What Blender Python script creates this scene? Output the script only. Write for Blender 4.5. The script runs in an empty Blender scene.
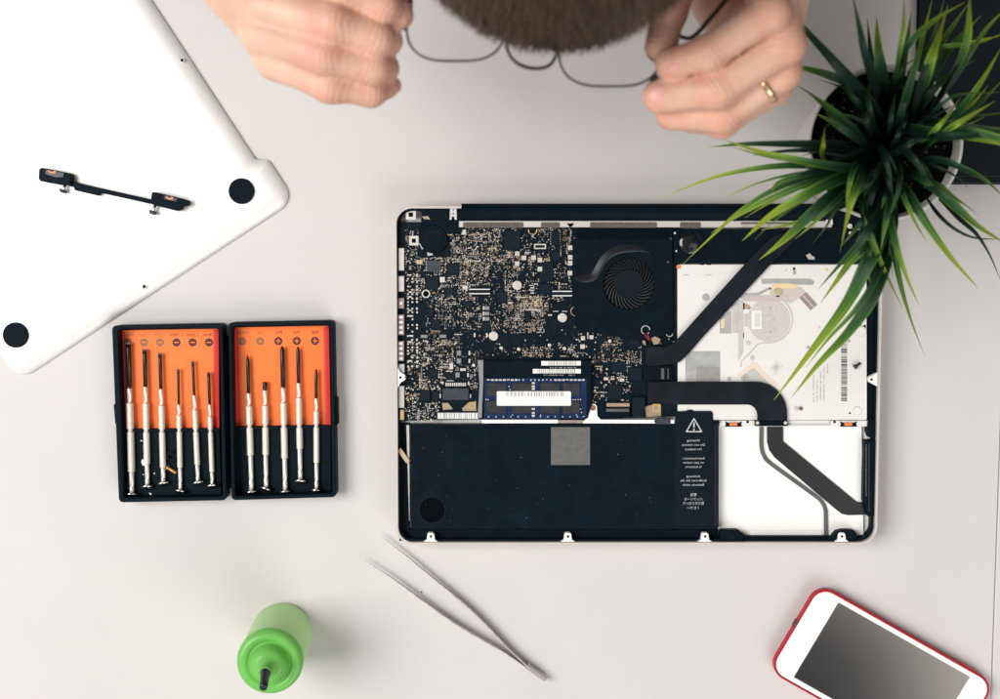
import bpy, bmesh, math, random
import numpy as np
from mathutils import Vector, Matrix
random.seed(7); np.random.seed(7)
scene = bpy.context.scene
COL = scene.collection
MM = 0.001
# ---------------------------------------------------------------- camera geometry (millimetres)
CAM_H = 900.0; FPX = 1320.0; TILT = math.radians(4.2)
def P(px, py, z=0.0):
    """photo position (1000 px wide) on the horizontal plane at height z, in mm"""
    x = (px-500)/FPX; y = (349.5-py)/FPX
    wy = y*math.cos(TILT)-math.sin(TILT); wz = -y*math.sin(TILT)-math.cos(TILT)
    s = (z-CAM_H)/wz
    return Vector((x*s, wy*s, z))
def P2(px, py, z=0.0):
    v = P(px, py, z); return (v.x, v.y)
def PL(pts, z): return [P2(x, y, z) for x, y in pts]
PXMM = CAM_H/FPX    # mm per photo pixel on the desk, about
# ---------------------------------------------------------------- materials
MATS = {}
def mat(name, color, rough=0.5, metal=0.0, spec=0.5, bump=0.0, bscale=400.0, var=0.0, vscale=60.0, trans=0.0, sss=0.0, coat=0.0, alpha=1.0, aniso=False):
    if name in MATS: return MATS[name]
    m = bpy.data.materials.new(name); m.use_nodes = True
    nt = m.node_tree; b = nt.nodes['Principled BSDF']
    b.inputs['Base Color'].default_value = (*color, 1)
    b.inputs['Roughness'].default_value = rough
    b.inputs['Metallic'].default_value = metal
    b.inputs['Specular IOR Level'].default_value = spec
    b.inputs['Transmission Weight'].default_value = trans
    b.inputs['Coat Weight'].default_value = coat
    b.inputs['Alpha'].default_value = alpha
    if sss:
        b.inputs['Subsurface Weight'].default_value = sss
        b.inputs['Subsurface Radius'].default_value = (0.006, 0.0025, 0.0012)
        b.inputs['Subsurface Scale'].default_value = 1.0
    tc = nt.nodes.new('ShaderNodeTexCoord')
    if var > 0:
        n = nt.nodes.new('ShaderNodeTexNoise'); n.inputs['Scale'].default_value = vscale; n.inputs['Detail'].default_value = 6
        nt.links.new(tc.outputs['Object'], n.inputs['Vector'])
        mr = nt.nodes.new('ShaderNodeMapRange'); mr.inputs[1].default_value = .25; mr.inputs[2].default_value = .75
        mr.inputs[3].default_value = 1-var; mr.inputs[4].default_value = 1+var
        nt.links.new(n.outputs['Fac'], mr.inputs[0])
        mx = nt.nodes.new('ShaderNodeMix'); mx.data_type = 'RGBA'; mx.blend_type = 'MULTIPLY'; mx.inputs[0].default_value = 1
        mx.inputs[6].default_value = (*color, 1); nt.links.new(mr.outputs[0], mx.inputs[7])
        nt.links.new(mx.outputs[2], b.inputs['Base Color'])
        mr2 = nt.nodes.new('ShaderNodeMapRange'); mr2.inputs[3].default_value = max(0, rough-.12); mr2.inputs[4].default_value = min(1, rough+.12)
        nt.links.new(n.outputs['Fac'], mr2.inputs[0]); nt.links.new(mr2.outputs[0], b.inputs['Roughness'])
    if bump > 0:
        n2 = nt.nodes.new('ShaderNodeTexNoise'); n2.inputs['Scale'].default_value = bscale; n2.inputs['Detail'].default_value = 4
        nt.links.new(tc.outputs['Object'], n2.inputs['Vector'])
        bp = nt.nodes.new('ShaderNodeBump'); bp.inputs['Strength'].default_value = bump; bp.inputs['Distance'].default_value = 0.0006
        nt.links.new(n2.outputs['Fac'], bp.inputs['Height']); nt.links.new(bp.outputs['Normal'], b.inputs['Normal'])
    MATS[name] = m
    return m
# ---------------------------------------------------------------- mesh builder (mm)
class MB:
    def __init__(s): s.v = []; s.f = []; s.mi = []; s.sm = []
    def add(s, verts, faces, mi=0, smooth=False):
        o = len(s.v); s.v.extend([tuple(v) for v in verts])
        for f in faces: s.f.append(tuple(i+o for i in f)); s.mi.append(mi); s.sm.append(smooth)
    # prism over a counter-clockwise or clockwise outline with optionally rounded top edge
    def prism(s, pts, z0, z1, bev=0.0, seg=1, mi=0, botbev=False, smooth=False):
        pts = ccw(pts); n = len(pts); rings = []
        if botbev and bev > 0:
            for k in range(seg, 0, -1):
                a = math.pi/2*k/seg; rings.append((offset(pts, -bev*(1-math.cos(a))), z0+bev*(1-math.sin(a))))
            rings.append((pts, z0+bev))
        else: rings.append((pts, z0))
        if bev > 0:
            rings.append((pts, z1-bev))
            for k in range(1, seg+1):
                a = math.pi/2*k/seg; rings.append((offset(pts, -bev*(1-math.cos(a))), z1-bev*(1-math.sin(a))))
        else: rings.append((pts, z1))
        V = []; Fc = []
        for r, z in rings: V += [(x, y, z) for x, y in r]
        for k in range(len(rings)-1):
            for i in range(n):
                j = (i+1) % n; Fc.append((k*n+i, k*n+j, (k+1)*n+j, (k+1)*n+i))
        o = len(s.v); s.add(V, Fc, mi, smooth or seg > 1)
        m = (len(rings)-1)*n
        s.add([], [], mi)
        s.f.append(tuple(o+m+i for i in range(n))); s.mi.append(mi); s.sm.append(False)
        s.f.append(tuple(o+i for i in reversed(range(n)))); s.mi.append(mi); s.sm.append(False)
        return s
    def box(s, x0, y0, x1, y1, z0, z1, bev=0.0, mi=0):
        return s.prism([(x0, y0), (x1, y0), (x1, y1), (x0, y1)], z0, z1, bev, 1, mi)
    def pbox(s, x0, y0, x1, y1, z0, z1, bev=0.0, mi=0, r=0):
        pts = PL([(x0, y0), (x1, y0), (x1, y1), (x0, y1)], z1)
        if r: pts = rounded(pts, r)
        return s.prism(pts, z0, z1, bev, 1, mi)
    def ppoly(s, pts, z0, z1, bev=0.0, mi=0, r=0, seg=1):
        q = PL(pts, z1)
        if r: q = rounded(q, r)
        return s.prism(q, z0, z1, bev, seg, mi)
    def ring(s, outer, inner, z0, z1, mi=0, bev=0.0):
        outer = ccw(outer); inner = ccw(inner); n = len(outer); assert len(inner) == n
        L = [[(x, y, z0) for x, y in outer], [(x, y, z1-bev) for x, y in outer]]
        if bev: L.append([(x, y, z1) for x, y in offset(outer, -bev)]); L.append([(x, y, z1) for x, y in offset(inner, bev)])
        L += [[(x, y, z1-bev) for x, y in inner], [(x, y, z0) for x, y in inner]]
        V = [v for l in L for v in l]; Fc = []; m = len(L)
        for k in range(m):
            k2 = (k+1) % m
            for i in range(n):
                j = (i+1) % n; Fc.append((k*n+i, k*n+j, k2*n+j, k2*n+i))
        s.add(V, Fc, mi); return s
    def cyl(s, c, r, z0, z1, n=24, bev=0.0, mi=0, r2=None, seg=1):
        s.prism(circle(c, r, n), z0, z1, bev, seg, mi); return s
    def annulus(s, c, r, ri, z0, z1, n=24, mi=0, bev=0.0):
        s.ring(circle(c, r, n), circle(c, ri, n), z0, z1, mi, bev); return s
    # revolve profile [(r, t)] about the axis origin + t*axis
    def lathe(s, prof, origin, axis=(0, 0, 1), n=24, mi=0, smooth=True, caps=True):
        ax = Vector(axis).normalized(); u = ax.orthogonal().normalized(); w = ax.cross(u); o = Vector(origin)
        V = []; Fc = []
        for r, t in prof:
            for k in range(n):
                a = 2*math.pi*k/n; V.append(o+ax*t+(u*math.cos(a)+w*math.sin(a))*r)
        for k in range(len(prof)-1):
            for i in range(n):
                j = (i+1) % n; Fc.append((k*n+i, k*n+j, (k+1)*n+j, (k+1)*n+i))
        b = len(s.v); s.add(V, Fc, mi, smooth)
        if caps:
            s.f.append(tuple(b+i for i in reversed(range(n)))); s.mi.append(mi); s.sm.append(False)
            m = (len(prof)-1)*n; s.f.append(tuple(b+m+i for i in range(n))); s.mi.append(mi); s.sm.append(False)
        return s
    def tube(s, path, r, n=8, mi=0, closed=False, smooth=True):
        path = [Vector(p) for p in path]; m = len(path)
        rr = r if isinstance(r, (list, tuple)) else [r]*m
        V = []; Fc = []; up = None
        for i, p in enumerate(path):
            if closed: d = path[(i+1) % m]-path[i-1]
            else: d = path[min(i+1, m-1)]-path[max(i-1, 0)]
            d.normalize()
            if up is None: up = d.orthogonal().normalized()
            up = (up-d*up.dot(d)).normalized(); w = d.cross(up)
            for k in range(n):
                a = 2*math.pi*k/n; V.append(p+(up*math.cos(a)+w*math.sin(a))*rr[i])
        for i in range(m if closed else m-1):
            i2 = (i+1) % m
            for k in range(n):
                j = (k+1) % n; Fc.append((i*n+k, i*n+j, i2*n+j, i2*n+k))
        b = len(s.v); s.add(V, Fc, mi, smooth)
        if not closed:
            s.f.append(tuple(b+i for i in reversed(range(n)))); s.mi.append(mi); s.sm.append(False)
            s.f.append(tuple(b+(m-1)*n+i for i in range(n))); s.mi.append(mi); s.sm.append(False)
        return s
    # flat horizontal ribbon of given width(s) along a 3D path (normal = up)
    def ribbon(s, path, w, th, mi=0):
        path = [Vector(p) for p in path]; m = len(path); ww = w if isinstance(w, (list, tuple)) else [w]*m
        V = []
        for i, p in enumerate(path):
            d = (path[min(i+1, m-1)]-path[max(i-1, 0)]); h = Vector((d.x, d.y, 0)).normalized(); sd = Vector((-h.y, h.x, 0))
            V += [p+sd*ww[i]/2, p-sd*ww[i]/2, p-sd*ww[i]/2-Vector((0, 0, th)), p+sd*ww[i]/2-Vector((0, 0, th))]
        Fc = []
        for i in range(m-1):
            for k in range(4):
                j = (k+1) % 4; Fc.append((i*4+k, i*4+j, i*4+4+j, i*4+4+k))
        Fc.append((3, 2, 1, 0)); e = (m-1)*4; Fc.append((e, e+1, e+2, e+3))
        s.add(V, Fc, mi); return s
    def sphere(s, c, r, n=16, m=10, mi=0, scale=(1, 1, 1), rot=None):
        V = []; Fc = []; c = Vector(c)
        for i in range(m+1):
            th = math.pi*i/m
            for k in range(n):
                a = 2*math.pi*k/n
                q = Vector((math.sin(th)*math.cos(a)*scale[0], math.sin(th)*math.sin(a)*scale[1], math.cos(th)*scale[2]))*r
                if rot is not None: q = rot @ q
                V.append(c+q)
        for i in range(m):
            for k in range(n):
                j = (k+1) % n; Fc.append((i*n+k, (i+1)*n+k, (i+1)*n+j, i*n+j))
        s.add(V, Fc, mi, True); return s
    def build(s, name, mats, parent=None, fix=True, attrs=None):
        if not isinstance(mats, (list, tuple)): mats = [mats]
        off = Vector((0, 0, 0)); q = parent
        while q is not None: off += q.location; q = q.parent
        me = bpy.data.meshes.new(name)
        me.from_pydata([(v[0]*MM-off.x, v[1]*MM-off.y, v[2]*MM-off.z) for v in s.v], [], s.f)
        for m in mats: me.materials.append(m)
        me.polygons.foreach_set('material_index', s.mi); me.polygons.foreach_set('use_smooth', s.sm)
        if attrs:
            for k, vals in attrs.items():
                a = me.attributes.new(k, 'FLOAT', 'POINT'); a.data.foreach_set('value', vals)
        me.update()
        if fix:
            bm = bmesh.new(); bm.from_mesh(me); bmesh.ops.recalc_face_normals(bm, faces=bm.faces); bm.to_mesh(me); bm.free()
        o = bpy.data.objects.new(name, me); COL.objects.link(o)
        if parent is not None: o.parent = parent
        return o
def ccw(pts):
    a = 0
    for i in range(len(pts)):
        x0, y0 = pts[i][:2]; x1, y1 = pts[(i+1) % len(pts)][:2]; a += x0*y1-x1*y0
    return list(pts) if a > 0 else list(reversed(pts))
def offset(pts, d):
    n = len(pts); out = []
    for i in range(n):
        p0 = Vector(pts[i-1][:2]); p1 = Vector(pts[i][:2]); p2 = Vector(pts[(i+1) % n][:2])
        e1 = (p1-p0); e2 = (p2-p1)
        if e1.length < 1e-9: e1 = e2
        if e2.length < 1e-9: e2 = e1
        e1 = e1.normalized(); e2 = e2.normalized()
        n1 = Vector((e1.y, -e1.x)); n2 = Vector((e2.y, -e2.x)); m = n1+n2
        if m.length < 1e-6: m = n1
        m.normalize(); c = max(.35, m.dot(n1)); q = p1+m*(d/c); out.append((q.x, q.y))
    return out
def rounded(pts, r, seg=5):
    pts = ccw(pts); n = len(pts); out = []
    rr = r if isinstance(r, (list, tuple)) else [r]*n
    for i in range(n):
        p0 = Vector(pts[i-1][:2]); p1 = Vector(pts[i][:2]); p2 = Vector(pts[(i+1) % n][:2])
        a = (p0-p1); b = (p2-p1); la = a.length; lb = b.length; a.normalize(); b.normalize()
        ang = math.acos(max(-1, min(1, a.dot(b)))); R = rr[i]
        if R <= 0 or ang > math.pi-.02: out.append((p1.x, p1.y)); continue
        t = min(R/math.tan(ang/2), la*.48, lb*.48); R2 = t*math.tan(ang/2)
        bis = (a+b).normalized(); c = p1+bis*(R2/math.sin(ang/2))
        s0 = p1+a*t-c; s1 = p1+b*t-c
        a0 = math.atan2(s0.y, s0.x); a1 = math.atan2(s1.y, s1.x); d = (a1-a0+math.pi) % (2*math.pi)-math.pi
        for k in range(seg+1):
            q = a0+d*k/seg; out.append((c.x+R2*math.cos(q), c.y+R2*math.sin(q)))
    return out
def circle(c, r, n=24): return [(c[0]+r*math.cos(2*math.pi*k/n), c[1]+r*math.sin(2*math.pi*k/n)) for k in range(n)]
def smooth_path(pts, n=8):
    pts = [Vector(p) for p in pts]; out = []
    m = len(pts)
    for i in range(m-1):
        p0 = pts[i-1] if i else pts[0]*2-pts[1]; p1 = pts[i]; p2 = pts[i+1]; p3 = pts[i+2] if i+2 < m else pts[-1]*2-pts[-2]
        for k in range(n):
            t = k/n; t2 = t*t; t3 = t2*t
            out.append(.5*((2*p1)+(-p0+p2)*t+(2*p0-5*p1+4*p2-p3)*t2+(-p0+3*p1-3*p2+p3)*t3))
    out.append(pts[-1]); return out
def tag(o, label=None, cat=None, group=None, kind=None):
    if label: o['label'] = label
    if cat: o['category'] = cat
    if group: o['group'] = group
    if kind: o['kind'] = kind
    return o
def thing(name, loc_mm, label, cat, group=None):
    o = bpy.data.objects.new(name, None); COL.objects.link(o); o.location = (loc_mm[0]*MM, loc_mm[1]*MM, loc_mm[2]*MM)
    o.empty_display_size = .01
    return tag(o, label, cat, group)
def text_mesh(name, body, h_mm, center, parent, material, mirror=True, rot=0.0, z=0.0, th=0.05, space=1.0, align='CENTER', width=None):
    cu = bpy.data.curves.new(name, 'FONT'); cu.body = body; cu.align_x = align; cu.align_y = 'CENTER'; cu.size = 1.0; cu.space_line = space; cu.resolution_u = 2
    cu.extrude = 0.0
    o = bpy.data.objects.new('tmp', cu); COL.objects.link(o)
    dg = bpy.context.evaluated_depsgraph_get(); me = bpy.data.meshes.new_from_object(o.evaluated_get(dg))
    bpy.data.objects.remove(o); bpy.data.curves.remove(cu)
    mb = MB()
    if len(me.vertices):
        vs = [(v.co.x, v.co.y) for v in me.vertices]
        k = h_mm/0.72; kx = k
        if width:
            x0 = min(v[0] for v in vs); x1 = max(v[0] for v in vs); kx = width/max(1e-6, x1-x0)
        c, sn = math.cos(rot), math.sin(rot); out = []
        for x, y in vs:
            x = x*kx*(-1 if mirror else 1); y = y*k
            out.append((center[0]+x*c-y*sn, center[1]+x*sn+y*c, z))
        mb.add(out, [tuple(p.vertices) for p in me.polygons])
    bpy.data.meshes.remove(me)
    return mb.build(name, material, parent)
# ================================================================ materials
M_desk = mat('desk_laminate', (.60, .573, .562), .55, spec=.3, bump=.05, bscale=1400, var=.026, vscale=16)
M_alu = mat('aluminium', (.86, .845, .82), .42, metal=.35, bump=.05, bscale=2500, var=.015, vscale=30)
M_alu_in = mat('aluminium_inside', (.90, .885, .86), .5, metal=.15, var=.02, vscale=40)
M_alu_dim = mat('aluminium_dull', (.52, .50, .48), .45, metal=.55, var=.12, vscale=200)
M_black = mat('black_plastic', (.0028, .0075, .012), .5, spec=.055, bump=.08, bscale=700, var=.25, vscale=120)
M_blackg = mat('black_gloss', (.0026, .0075, .0125), .35, spec=.085, var=.3, vscale=60)
M_pcb = mat('circuit_board', (.0032, .009, .0145), .5, spec=.08, bump=.25, bscale=1800, var=.45, vscale=500)
M_chip = mat('chip_resin', (.004, .0105, .0175), .45, spec=.15, var=.15, vscale=300)
M_chipg = mat('chip_grey', (.035, .042, .055), .4, spec=.4, var=.2, vscale=300)
M_tin = mat('tin', (.78, .74, .69), .32, metal=.6, var=.1, vscale=900)
M_white = mat('white_print', (.80, .79, .77), .6)
M_tan = mat('solder_tan', (.42, .33, .23), .38, metal=.45)
M_brown = mat('ceramic_brown', (.20, .115, .065), .5)
M_smdg = mat('ceramic_grey', (.26, .26, .27), .45, metal=.3)
M_gold = mat('gold_plate', (.72, .52, .25), .32, metal=.75)
M_steel = mat('polished_steel', (.72, .68, .64), .2, metal=1.0, var=.08, vscale=400)
M_dark = mat('void_dark', (.0015, .003, .005), .7, spec=.03)
M_cable = mat('ribbon_black', (.0095, .0125, .018), .42, spec=.12, var=.35, vscale=70, bump=.05, bscale=300)
M_cableg = mat('ribbon_grey', (.10, .098, .10), .35, spec=.4, var=.2, vscale=80)
M_drive = mat('drive_sheet', (.76, .74, .715), .48, metal=.12, var=.02, vscale=60)
M_g1 = mat('press_grey', (.48, .465, .46), .42, metal=.4, var=.1, vscale=200)
M_g2 = mat('press_pale', (.60, .565, .55), .42, metal=.25, var=.08, vscale=200)
M_g3 = mat('press_mauve', (.60, .53, .52), .42, metal=.2, var=.08, vscale=200)
M_taupe = mat('flex_taupe', (.31, .24, .225), .4, var=.2, vscale=300)
M_peach = mat('flex_peach', (.80, .60, .36), .4, var=.08, vscale=300)
M_stk = mat('tape_grey', (.12, .118, .112), .5, metal=.2, var=.15, vscale=250)
M_stkp = mat('tape_pale', (.50, .49, .475), .5, var=.06, vscale=200)
M_rubber = mat('orange_rubber', (.80, .22, .06), .5)
M_ram = mat('memory_board', (.005, .021, .075), .4, spec=.2, var=.35, vscale=400, bump=.1, bscale=1500)
M_ink = mat('print_dark', (.06, .06, .065), .6)
M_inkg = mat('print_grey', (.36, .35, .345), .6)
M_labelink = mat('print_pale', (.50, .50, .50), .6)
# ================================================================ the desk
def build_desk():
    # seam between two desk tops runs through these photo points
    a = P(999.3, 562); b = P(994.6, 699); d = (b-a); d.normalize()
    up = a-d*1100; dn = a+d*900; nrm = Vector((-d.y, d.x, 0))
    if nrm.x < 0: nrm = -nrm
    g = .35
    m = MB(); m.prism([(-1150, -700), (dn.x-nrm.x*g, -700), (up.x-nrm.x*g, 1100), (-1150, 1100)], -25, 0, .8, 2)
    tag(m.build('desk', M_desk), kind='structure')
    m = MB(); m.prism([(dn.x+nrm.x*g, -700), (950, -700), (950, 1100), (up.x+nrm.x*g, 1100)], -25, 0.15, .8, 2)
    tag(m.build('desk', M_desk), kind='structure')
    m = MB(); m.box(-3000, -3000, 3000, 3000, -750, -740)
    tag(m.build('floor', mat('floor', (.35, .32, .3), .6)), kind='structure')
build_desk()
# ================================================================ light, world, camera
def build_light():
    w = bpy.data.worlds.new('World'); scene.world = w; w.use_nodes = True; nt = w.node_tree
    bg = nt.nodes['Background']
    tc = nt.nodes.new('ShaderNodeTexCoord'); sx = nt.nodes.new('ShaderNodeSeparateXYZ'); nt.links.new(tc.outputs['Generated'], sx.inputs[0])
    # a room: bright towards the windows on the left, dimmer to the right, a little uneven
    nz = nt.nodes.new('ShaderNodeTexNoise'); nz.inputs['Scale'].default_value = 9.0; nz.inputs['Detail'].default_value = 1
    nt.links.new(tc.outputs['Generated'], nz.inputs['Vector'])
    ad = nt.nodes.new('ShaderNodeMath'); ad.operation = 'MULTIPLY_ADD'; ad.inputs[1].default_value = 3.2
    nt.links.new(nz.outputs['Fac'], ad.inputs[0])
    sb = nt.nodes.new('ShaderNodeMath'); sb.operation = 'SUBTRACT'; sb.inputs[1].default_value = 1.6
    nt.links.new(sx.outputs['X'], sb.inputs[0]); nt.links.new(sb.outputs[0], ad.inputs[2])
    cr = nt.nodes.new('ShaderNodeValToRGB'); e = cr.color_ramp.elements
    e[0].position = 0; e[0].color = (.95, .95, .95, 1); e[1].position = 1; e[1].color = (.16, .155, .15, 1)
    mr = nt.nodes.new('ShaderNodeMapRange'); mr.inputs[1].default_value = -.9; mr.inputs[2].default_value = .9
    nt.links.new(ad.outputs[0], mr.inputs[0]); nt.links.new(mr.outputs[0], cr.inputs[0]); 
    # a pale ceiling patch and the dark shape of somebody standing at the desk's corner
    col = cr.outputs[0]
    for px, py, a0, a1, c in ((930, 610, 17, 8, (3.4, 3.05, 2.75)), (775, 705, 8, 3, (.03, .045, .06))):
        p = P(px, py, 8)*MM; d = Vector((p.x, p.y, CAM_H*MM-p.z)).normalized()
        dt = nt.nodes.new('ShaderNodeVectorMath'); dt.operation = 'DOT_PRODUCT'; dt.inputs[1].default_value = d; nt.links.new(tc.outputs['Generated'], dt.inputs[0])
        rg = nt.nodes.new('ShaderNodeMapRange'); rg.interpolation_type = 'SMOOTHSTEP'; rg.inputs[1].default_value = math.cos(math.radians(a0)); rg.inputs[2].default_value = math.cos(math.radians(a1)); nt.links.new(dt.outputs['Value'], rg.inputs[0])
        mx = nt.nodes.new('ShaderNodeMix'); mx.data_type = 'RGBA'; nt.links.new(rg.outputs[0], mx.inputs[0]); nt.links.new(col, mx.inputs[6]); mx.inputs[7].default_value = (*c, 1); col = mx.outputs[2]
    nt.links.new(col, bg.inputs['Color'])
    bg.inputs['Strength'].default_value = WORLD_STRENGTH
    def area(name, loc, target, sx_, sy_, power, col):
        l = bpy.data.lights.new(name, 'AREA'); l.shape = 'RECTANGLE'; l.size = sx_; l.size_y = sy_; l.energy = power; l.color = col
        o = bpy.data.objects.new(name, l); COL.objects.link(o); o.location = loc
        d = Vector(target)-Vector(loc); o.rotation_euler = d.to_track_quat('-Z', 'Y').to_euler(); return o
    for args in LAMPS: area(*args)
    cd = bpy.data.cameras.new('camera'); co = bpy.data.objects.new('camera', cd); COL.objects.link(co)
    cd.sensor_width = 36; cd.lens = FPX/1000*36; cd.clip_start = .02; cd.clip_end = 20
    co.location = (0, 0, CAM_H*MM); co.rotation_euler = (-TILT, 0, 0)
    cd.dof.use_dof = True; cd.dof.focus_distance = .885; cd.dof.aperture_fstop = 5.0; cd.dof.aperture_blades = 8
    scene.camera = co
    vs = scene.view_settings; scene.display_settings.display_device = 'sRGB'; vs.view_transform = 'Standard'; vs.look = 'None'; vs.exposure = EXPOSURE; vs.gamma = 1; vs.use_curve_mapping = False
    scene.cycles.max_bounces = 8; scene.cycles.use_denoising = True; scene.cycles.caustics_refractive = False; scene.cycles.caustics_reflective = False
    scene.cycles.sample_clamp_indirect = 6
WORLD_STRENGTH = 0.46; EXPOSURE = 0.1
LAMPS = [('window_light', (-1.6, .12, 2.1), (0, .05, 0), 1.5, 1.5, 68, (1.0, .985, .965)),
         ('window_light', (1.0, -1.7, 1.35), (.15, -.1, 0), 1.8, 1.3, 25, (1, .99, .98))]
build_light()
# ================================================================ the open laptop, lying on its lid
ZR = 20.0                                   # rim height
laptop = thing('laptop', (92.5, -83, 0), 'opened silver laptop lying upside down with circuit board, fan, battery and cables exposed', 'laptop')
def rect_px(l, t, r, b, z): return PL([(l, t), (r, t), (r, b), (l, b)], z)
x0, y1 = -70.4, 31.0; x1, y0 = 255.0, -197.0
OUT = [(x0, y0), (x1, y0), (x1, y1), (x0, y1)]
def inset(d, r): return rounded([(x0+d, y0+d), (x1-d, y0+d), (x1-d, y1-d), (x0+d, y1-d)], r, 8)
m = MB(); m.prism(inset(.6, 11), 0, 5, 1.6, 3, botbev=True); m.build('screen_lid', M_alu, laptop)
case = MB()
case.prism(inset(.25, 11.5), 5.6, 9.0, .4)
case = case.build('case', M_alu_in, laptop)
rm = MB(); rm.ring(inset(0, 12), inset(1.75, 10.3), 9.02, ZR, bev=.3); rm.build('rim', mat('rim_aluminium', (.60, .55, .51), .42, metal=.3, var=.03, vscale=60), case)
# screw bosses on the rim
def boss(px, py, side):
    c = P(px, py, ZR-.4); m = MB(); w = 2.4
    if side == 'b': pts = [(c.x-w*2.1, y0+1.9), (c.x+w*2.1, y0+1.9), (c.x+w*1.15, y0+3.4), (c.x+w*.95, c.y+1.6), (c.x+w*.5, c.y+2.5), (c.x-w*.5, c.y+2.5), (c.x-w*.95, c.y+1.6), (c.x-w*1.15, y0+3.4)]
    elif side == 'l': pts = [(x0+1.9, c.y+w*3), (x0+1.9, c.y-w*3), (x0+3.6, c.y-w*1.6), (c.x+3, c.y-w*.7), (c.x+3.8, c.y), (c.x+3, c.y+w*.7), (x0+3.6, c.y+w*1.6)]
    else: pts = [(x1-1.9, c.y+w*2), (x1-1.9, c.y-w*2), (c.x-1.2, c.y-w*.8), (c.x-2, c.y), (c.x-1.2, c.y+w*.8)]
    m.prism(pts, ZR-5, ZR-.4, .3)
    o = m.build('screw_boss', M_alu_in, case)
    h = MB(); h.cyl((c.x, c.y), .85, ZR-.8, ZR-.33, 14); h.build('screw_hole', M_dark, case)
for px, py in ((430.8, 536.5), (568, 536.5), (705.2, 536.5), (842, 536.5)): boss(px, py, 'b')
boss(400.5, 377.5, 'l'); boss(871.5, 379.5, 'r')
m = MB(); c = P(405.2, 377.2, ZR); m.cyl((c.x, c.y), .55, ZR-.8, ZR-.3, 12); m.build('screw_hole', M_dark, case)
# black liner wall round the inside (gasket of the case)
m = MB(); m.ring(inset(2.05, 9.9), inset(3.3, 9), 9.0, 16.5); m.build('gasket', M_black, laptop)
# ---- hinge cover bar
m = MB(); a = P(461.5, 211.8, 19); b = P(829, 211.8, 19)
prof = []
for k in range(13):
    t = math.pi*k/12; prof.append((math.cos(t)*5.55, math.sin(t)*4.4))
V = []; n = len(prof)
for x in (a.x, b.x):
    V += [(x, a.y+u, 16.9+v) for u, v in prof]
    V += [(x, a.y-5.55, 6), (x, a.y+5.55, 6)]
n += 2
F_ = [(i, (i+1) % n, n+(i+1) % n, n+i) for i in range(n)]+[tuple(range(n)), tuple(reversed(range(n, 2*n)))]
m.add(V, F_, 0, False); m.build('hinge_cover', M_black, laptop)
# ---- vent wall under the hinge
vw = MB(); vw.pbox(459, 220.9, 832, 227.2, 9, 18.2, .2); vw = vw.build('vent_wall', mat('vent_aluminium', (.58, .55, .52), .45, metal=.3), laptop)
VM = mat('vent_mesh', (.10, .085, .07), .6, var=.5, vscale=900, bump=.8, bscale=1600)
for xa, xb in ((463, 523.5), (541, 560), (590, 657), (680, 701), (741, 800)):
    vs_ = MB(); vs_.pbox(xa, 222.1, xb, 227.8, 15, 18.36, .1, 0, .8); vs_.build('vent_slot', VM, vw)
m = MB(); m.ppoly([(566.8, 223.3), (574.2, 223.3), (571.6, 226.9), (569.4, 226.9)], 15, 18.4); m.build('vent_notch', M_dark, vw)
# ---- logic board
ZB = 15.0
board_pts = [(398, 222), (462, 222), (462, 227.5), (676, 227.5), (676, 336), (690, 336), (690, 398), (676, 400), (676, 416.5), (583, 419.5), (480, 419.5), (398.5, 421)]
m = MB(); m.ppoly(board_pts, 13.6, ZB); board = m.build('logic_board', M_pcb, laptop)
blocked = []   # pixel rects kept free of loose components
def block(x0_, y0_, x1_, y1_, pad=.6): blocked.append((x0_-pad, y0_-pad, x1_+pad, y1_+pad))
def chip(x0_, y0_, x1_, y1_, h=1.0, m_=None, pins=0, name='chip'):
    mb = MB(); mb.pbox(x0_, y0_, x1_, y1_, ZB-.2, ZB+h, .15)
    o = mb.build(name, m_ or M_chip, board); block(x0_, y0_, x1_, y1_)
    if pins:
        pm = MB(); k = pins
        for i in range(k):
            f = (i+.5)/k
            for xa, ya, xb, yb in ((x0_-1.1, y0_+f*(y1_-y0_)-.28, x0_, y0_+f*(y1_-y0_)+.28), (x1_, y0_+f*(y1_-y0_)-.28, x1_+1.1, y0_+f*(y1_-y0_)+.28)):
                pm.pbox(xa, ya, xb, yb, ZB-.1, ZB+.3)
        pm.build('pin_row', M_tin, board); block(x0_-1.2, y0_, x1_+1.2, y1_)
    return o
for r in ((504.5, 231, 520.5, 249, 1.1), (551.5, 232, 559.5, 245.5, 1), (551, 251.5, 560, 260.5, .9), (447, 263.5, 459, 275, 1.1),
          (426, 276.5, 438, 289, 1.0), (445, 288, 457, 295, .8), (525, 311, 530.5, 322, .8), (463, 301, 472, 306, .7), (427, 309, 434, 316, .7),
          (431.5, 320, 440, 328.5, 1), (539, 283.5, 551, 293, .7), (540, 262, 553, 281, .6), (482, 322, 490, 332, .8), (497, 292, 507, 303, .6),
          (428, 369, 437.5, 378.5, 1), (420, 390, 430, 401, 1.4), (431.5, 391.5, 439, 401, 1.2), (446, 373, 455, 380, .7), (607.5, 385, 622, 398.5, .8),
          (628, 368, 642, 380.5, .7), (612, 362, 626, 372, .5), (597, 336, 606, 341, .6), (605, 351, 612, 358, .8), (630, 338, 640, 346, .5), (541, 245.5, 546, 249, .5)):
    chip(*r)
for r in ((426.8, 260.5, 439, 271.5, 1.2),): chip(*r, m_=M_chipg, pins=8)
chip(442.5, 388.6, 468.5, 400, 2.6, M_chipg, name='connector')
chip(551.2, 231.5, 559.6, 245.2, 1.15, pins=6)
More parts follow.
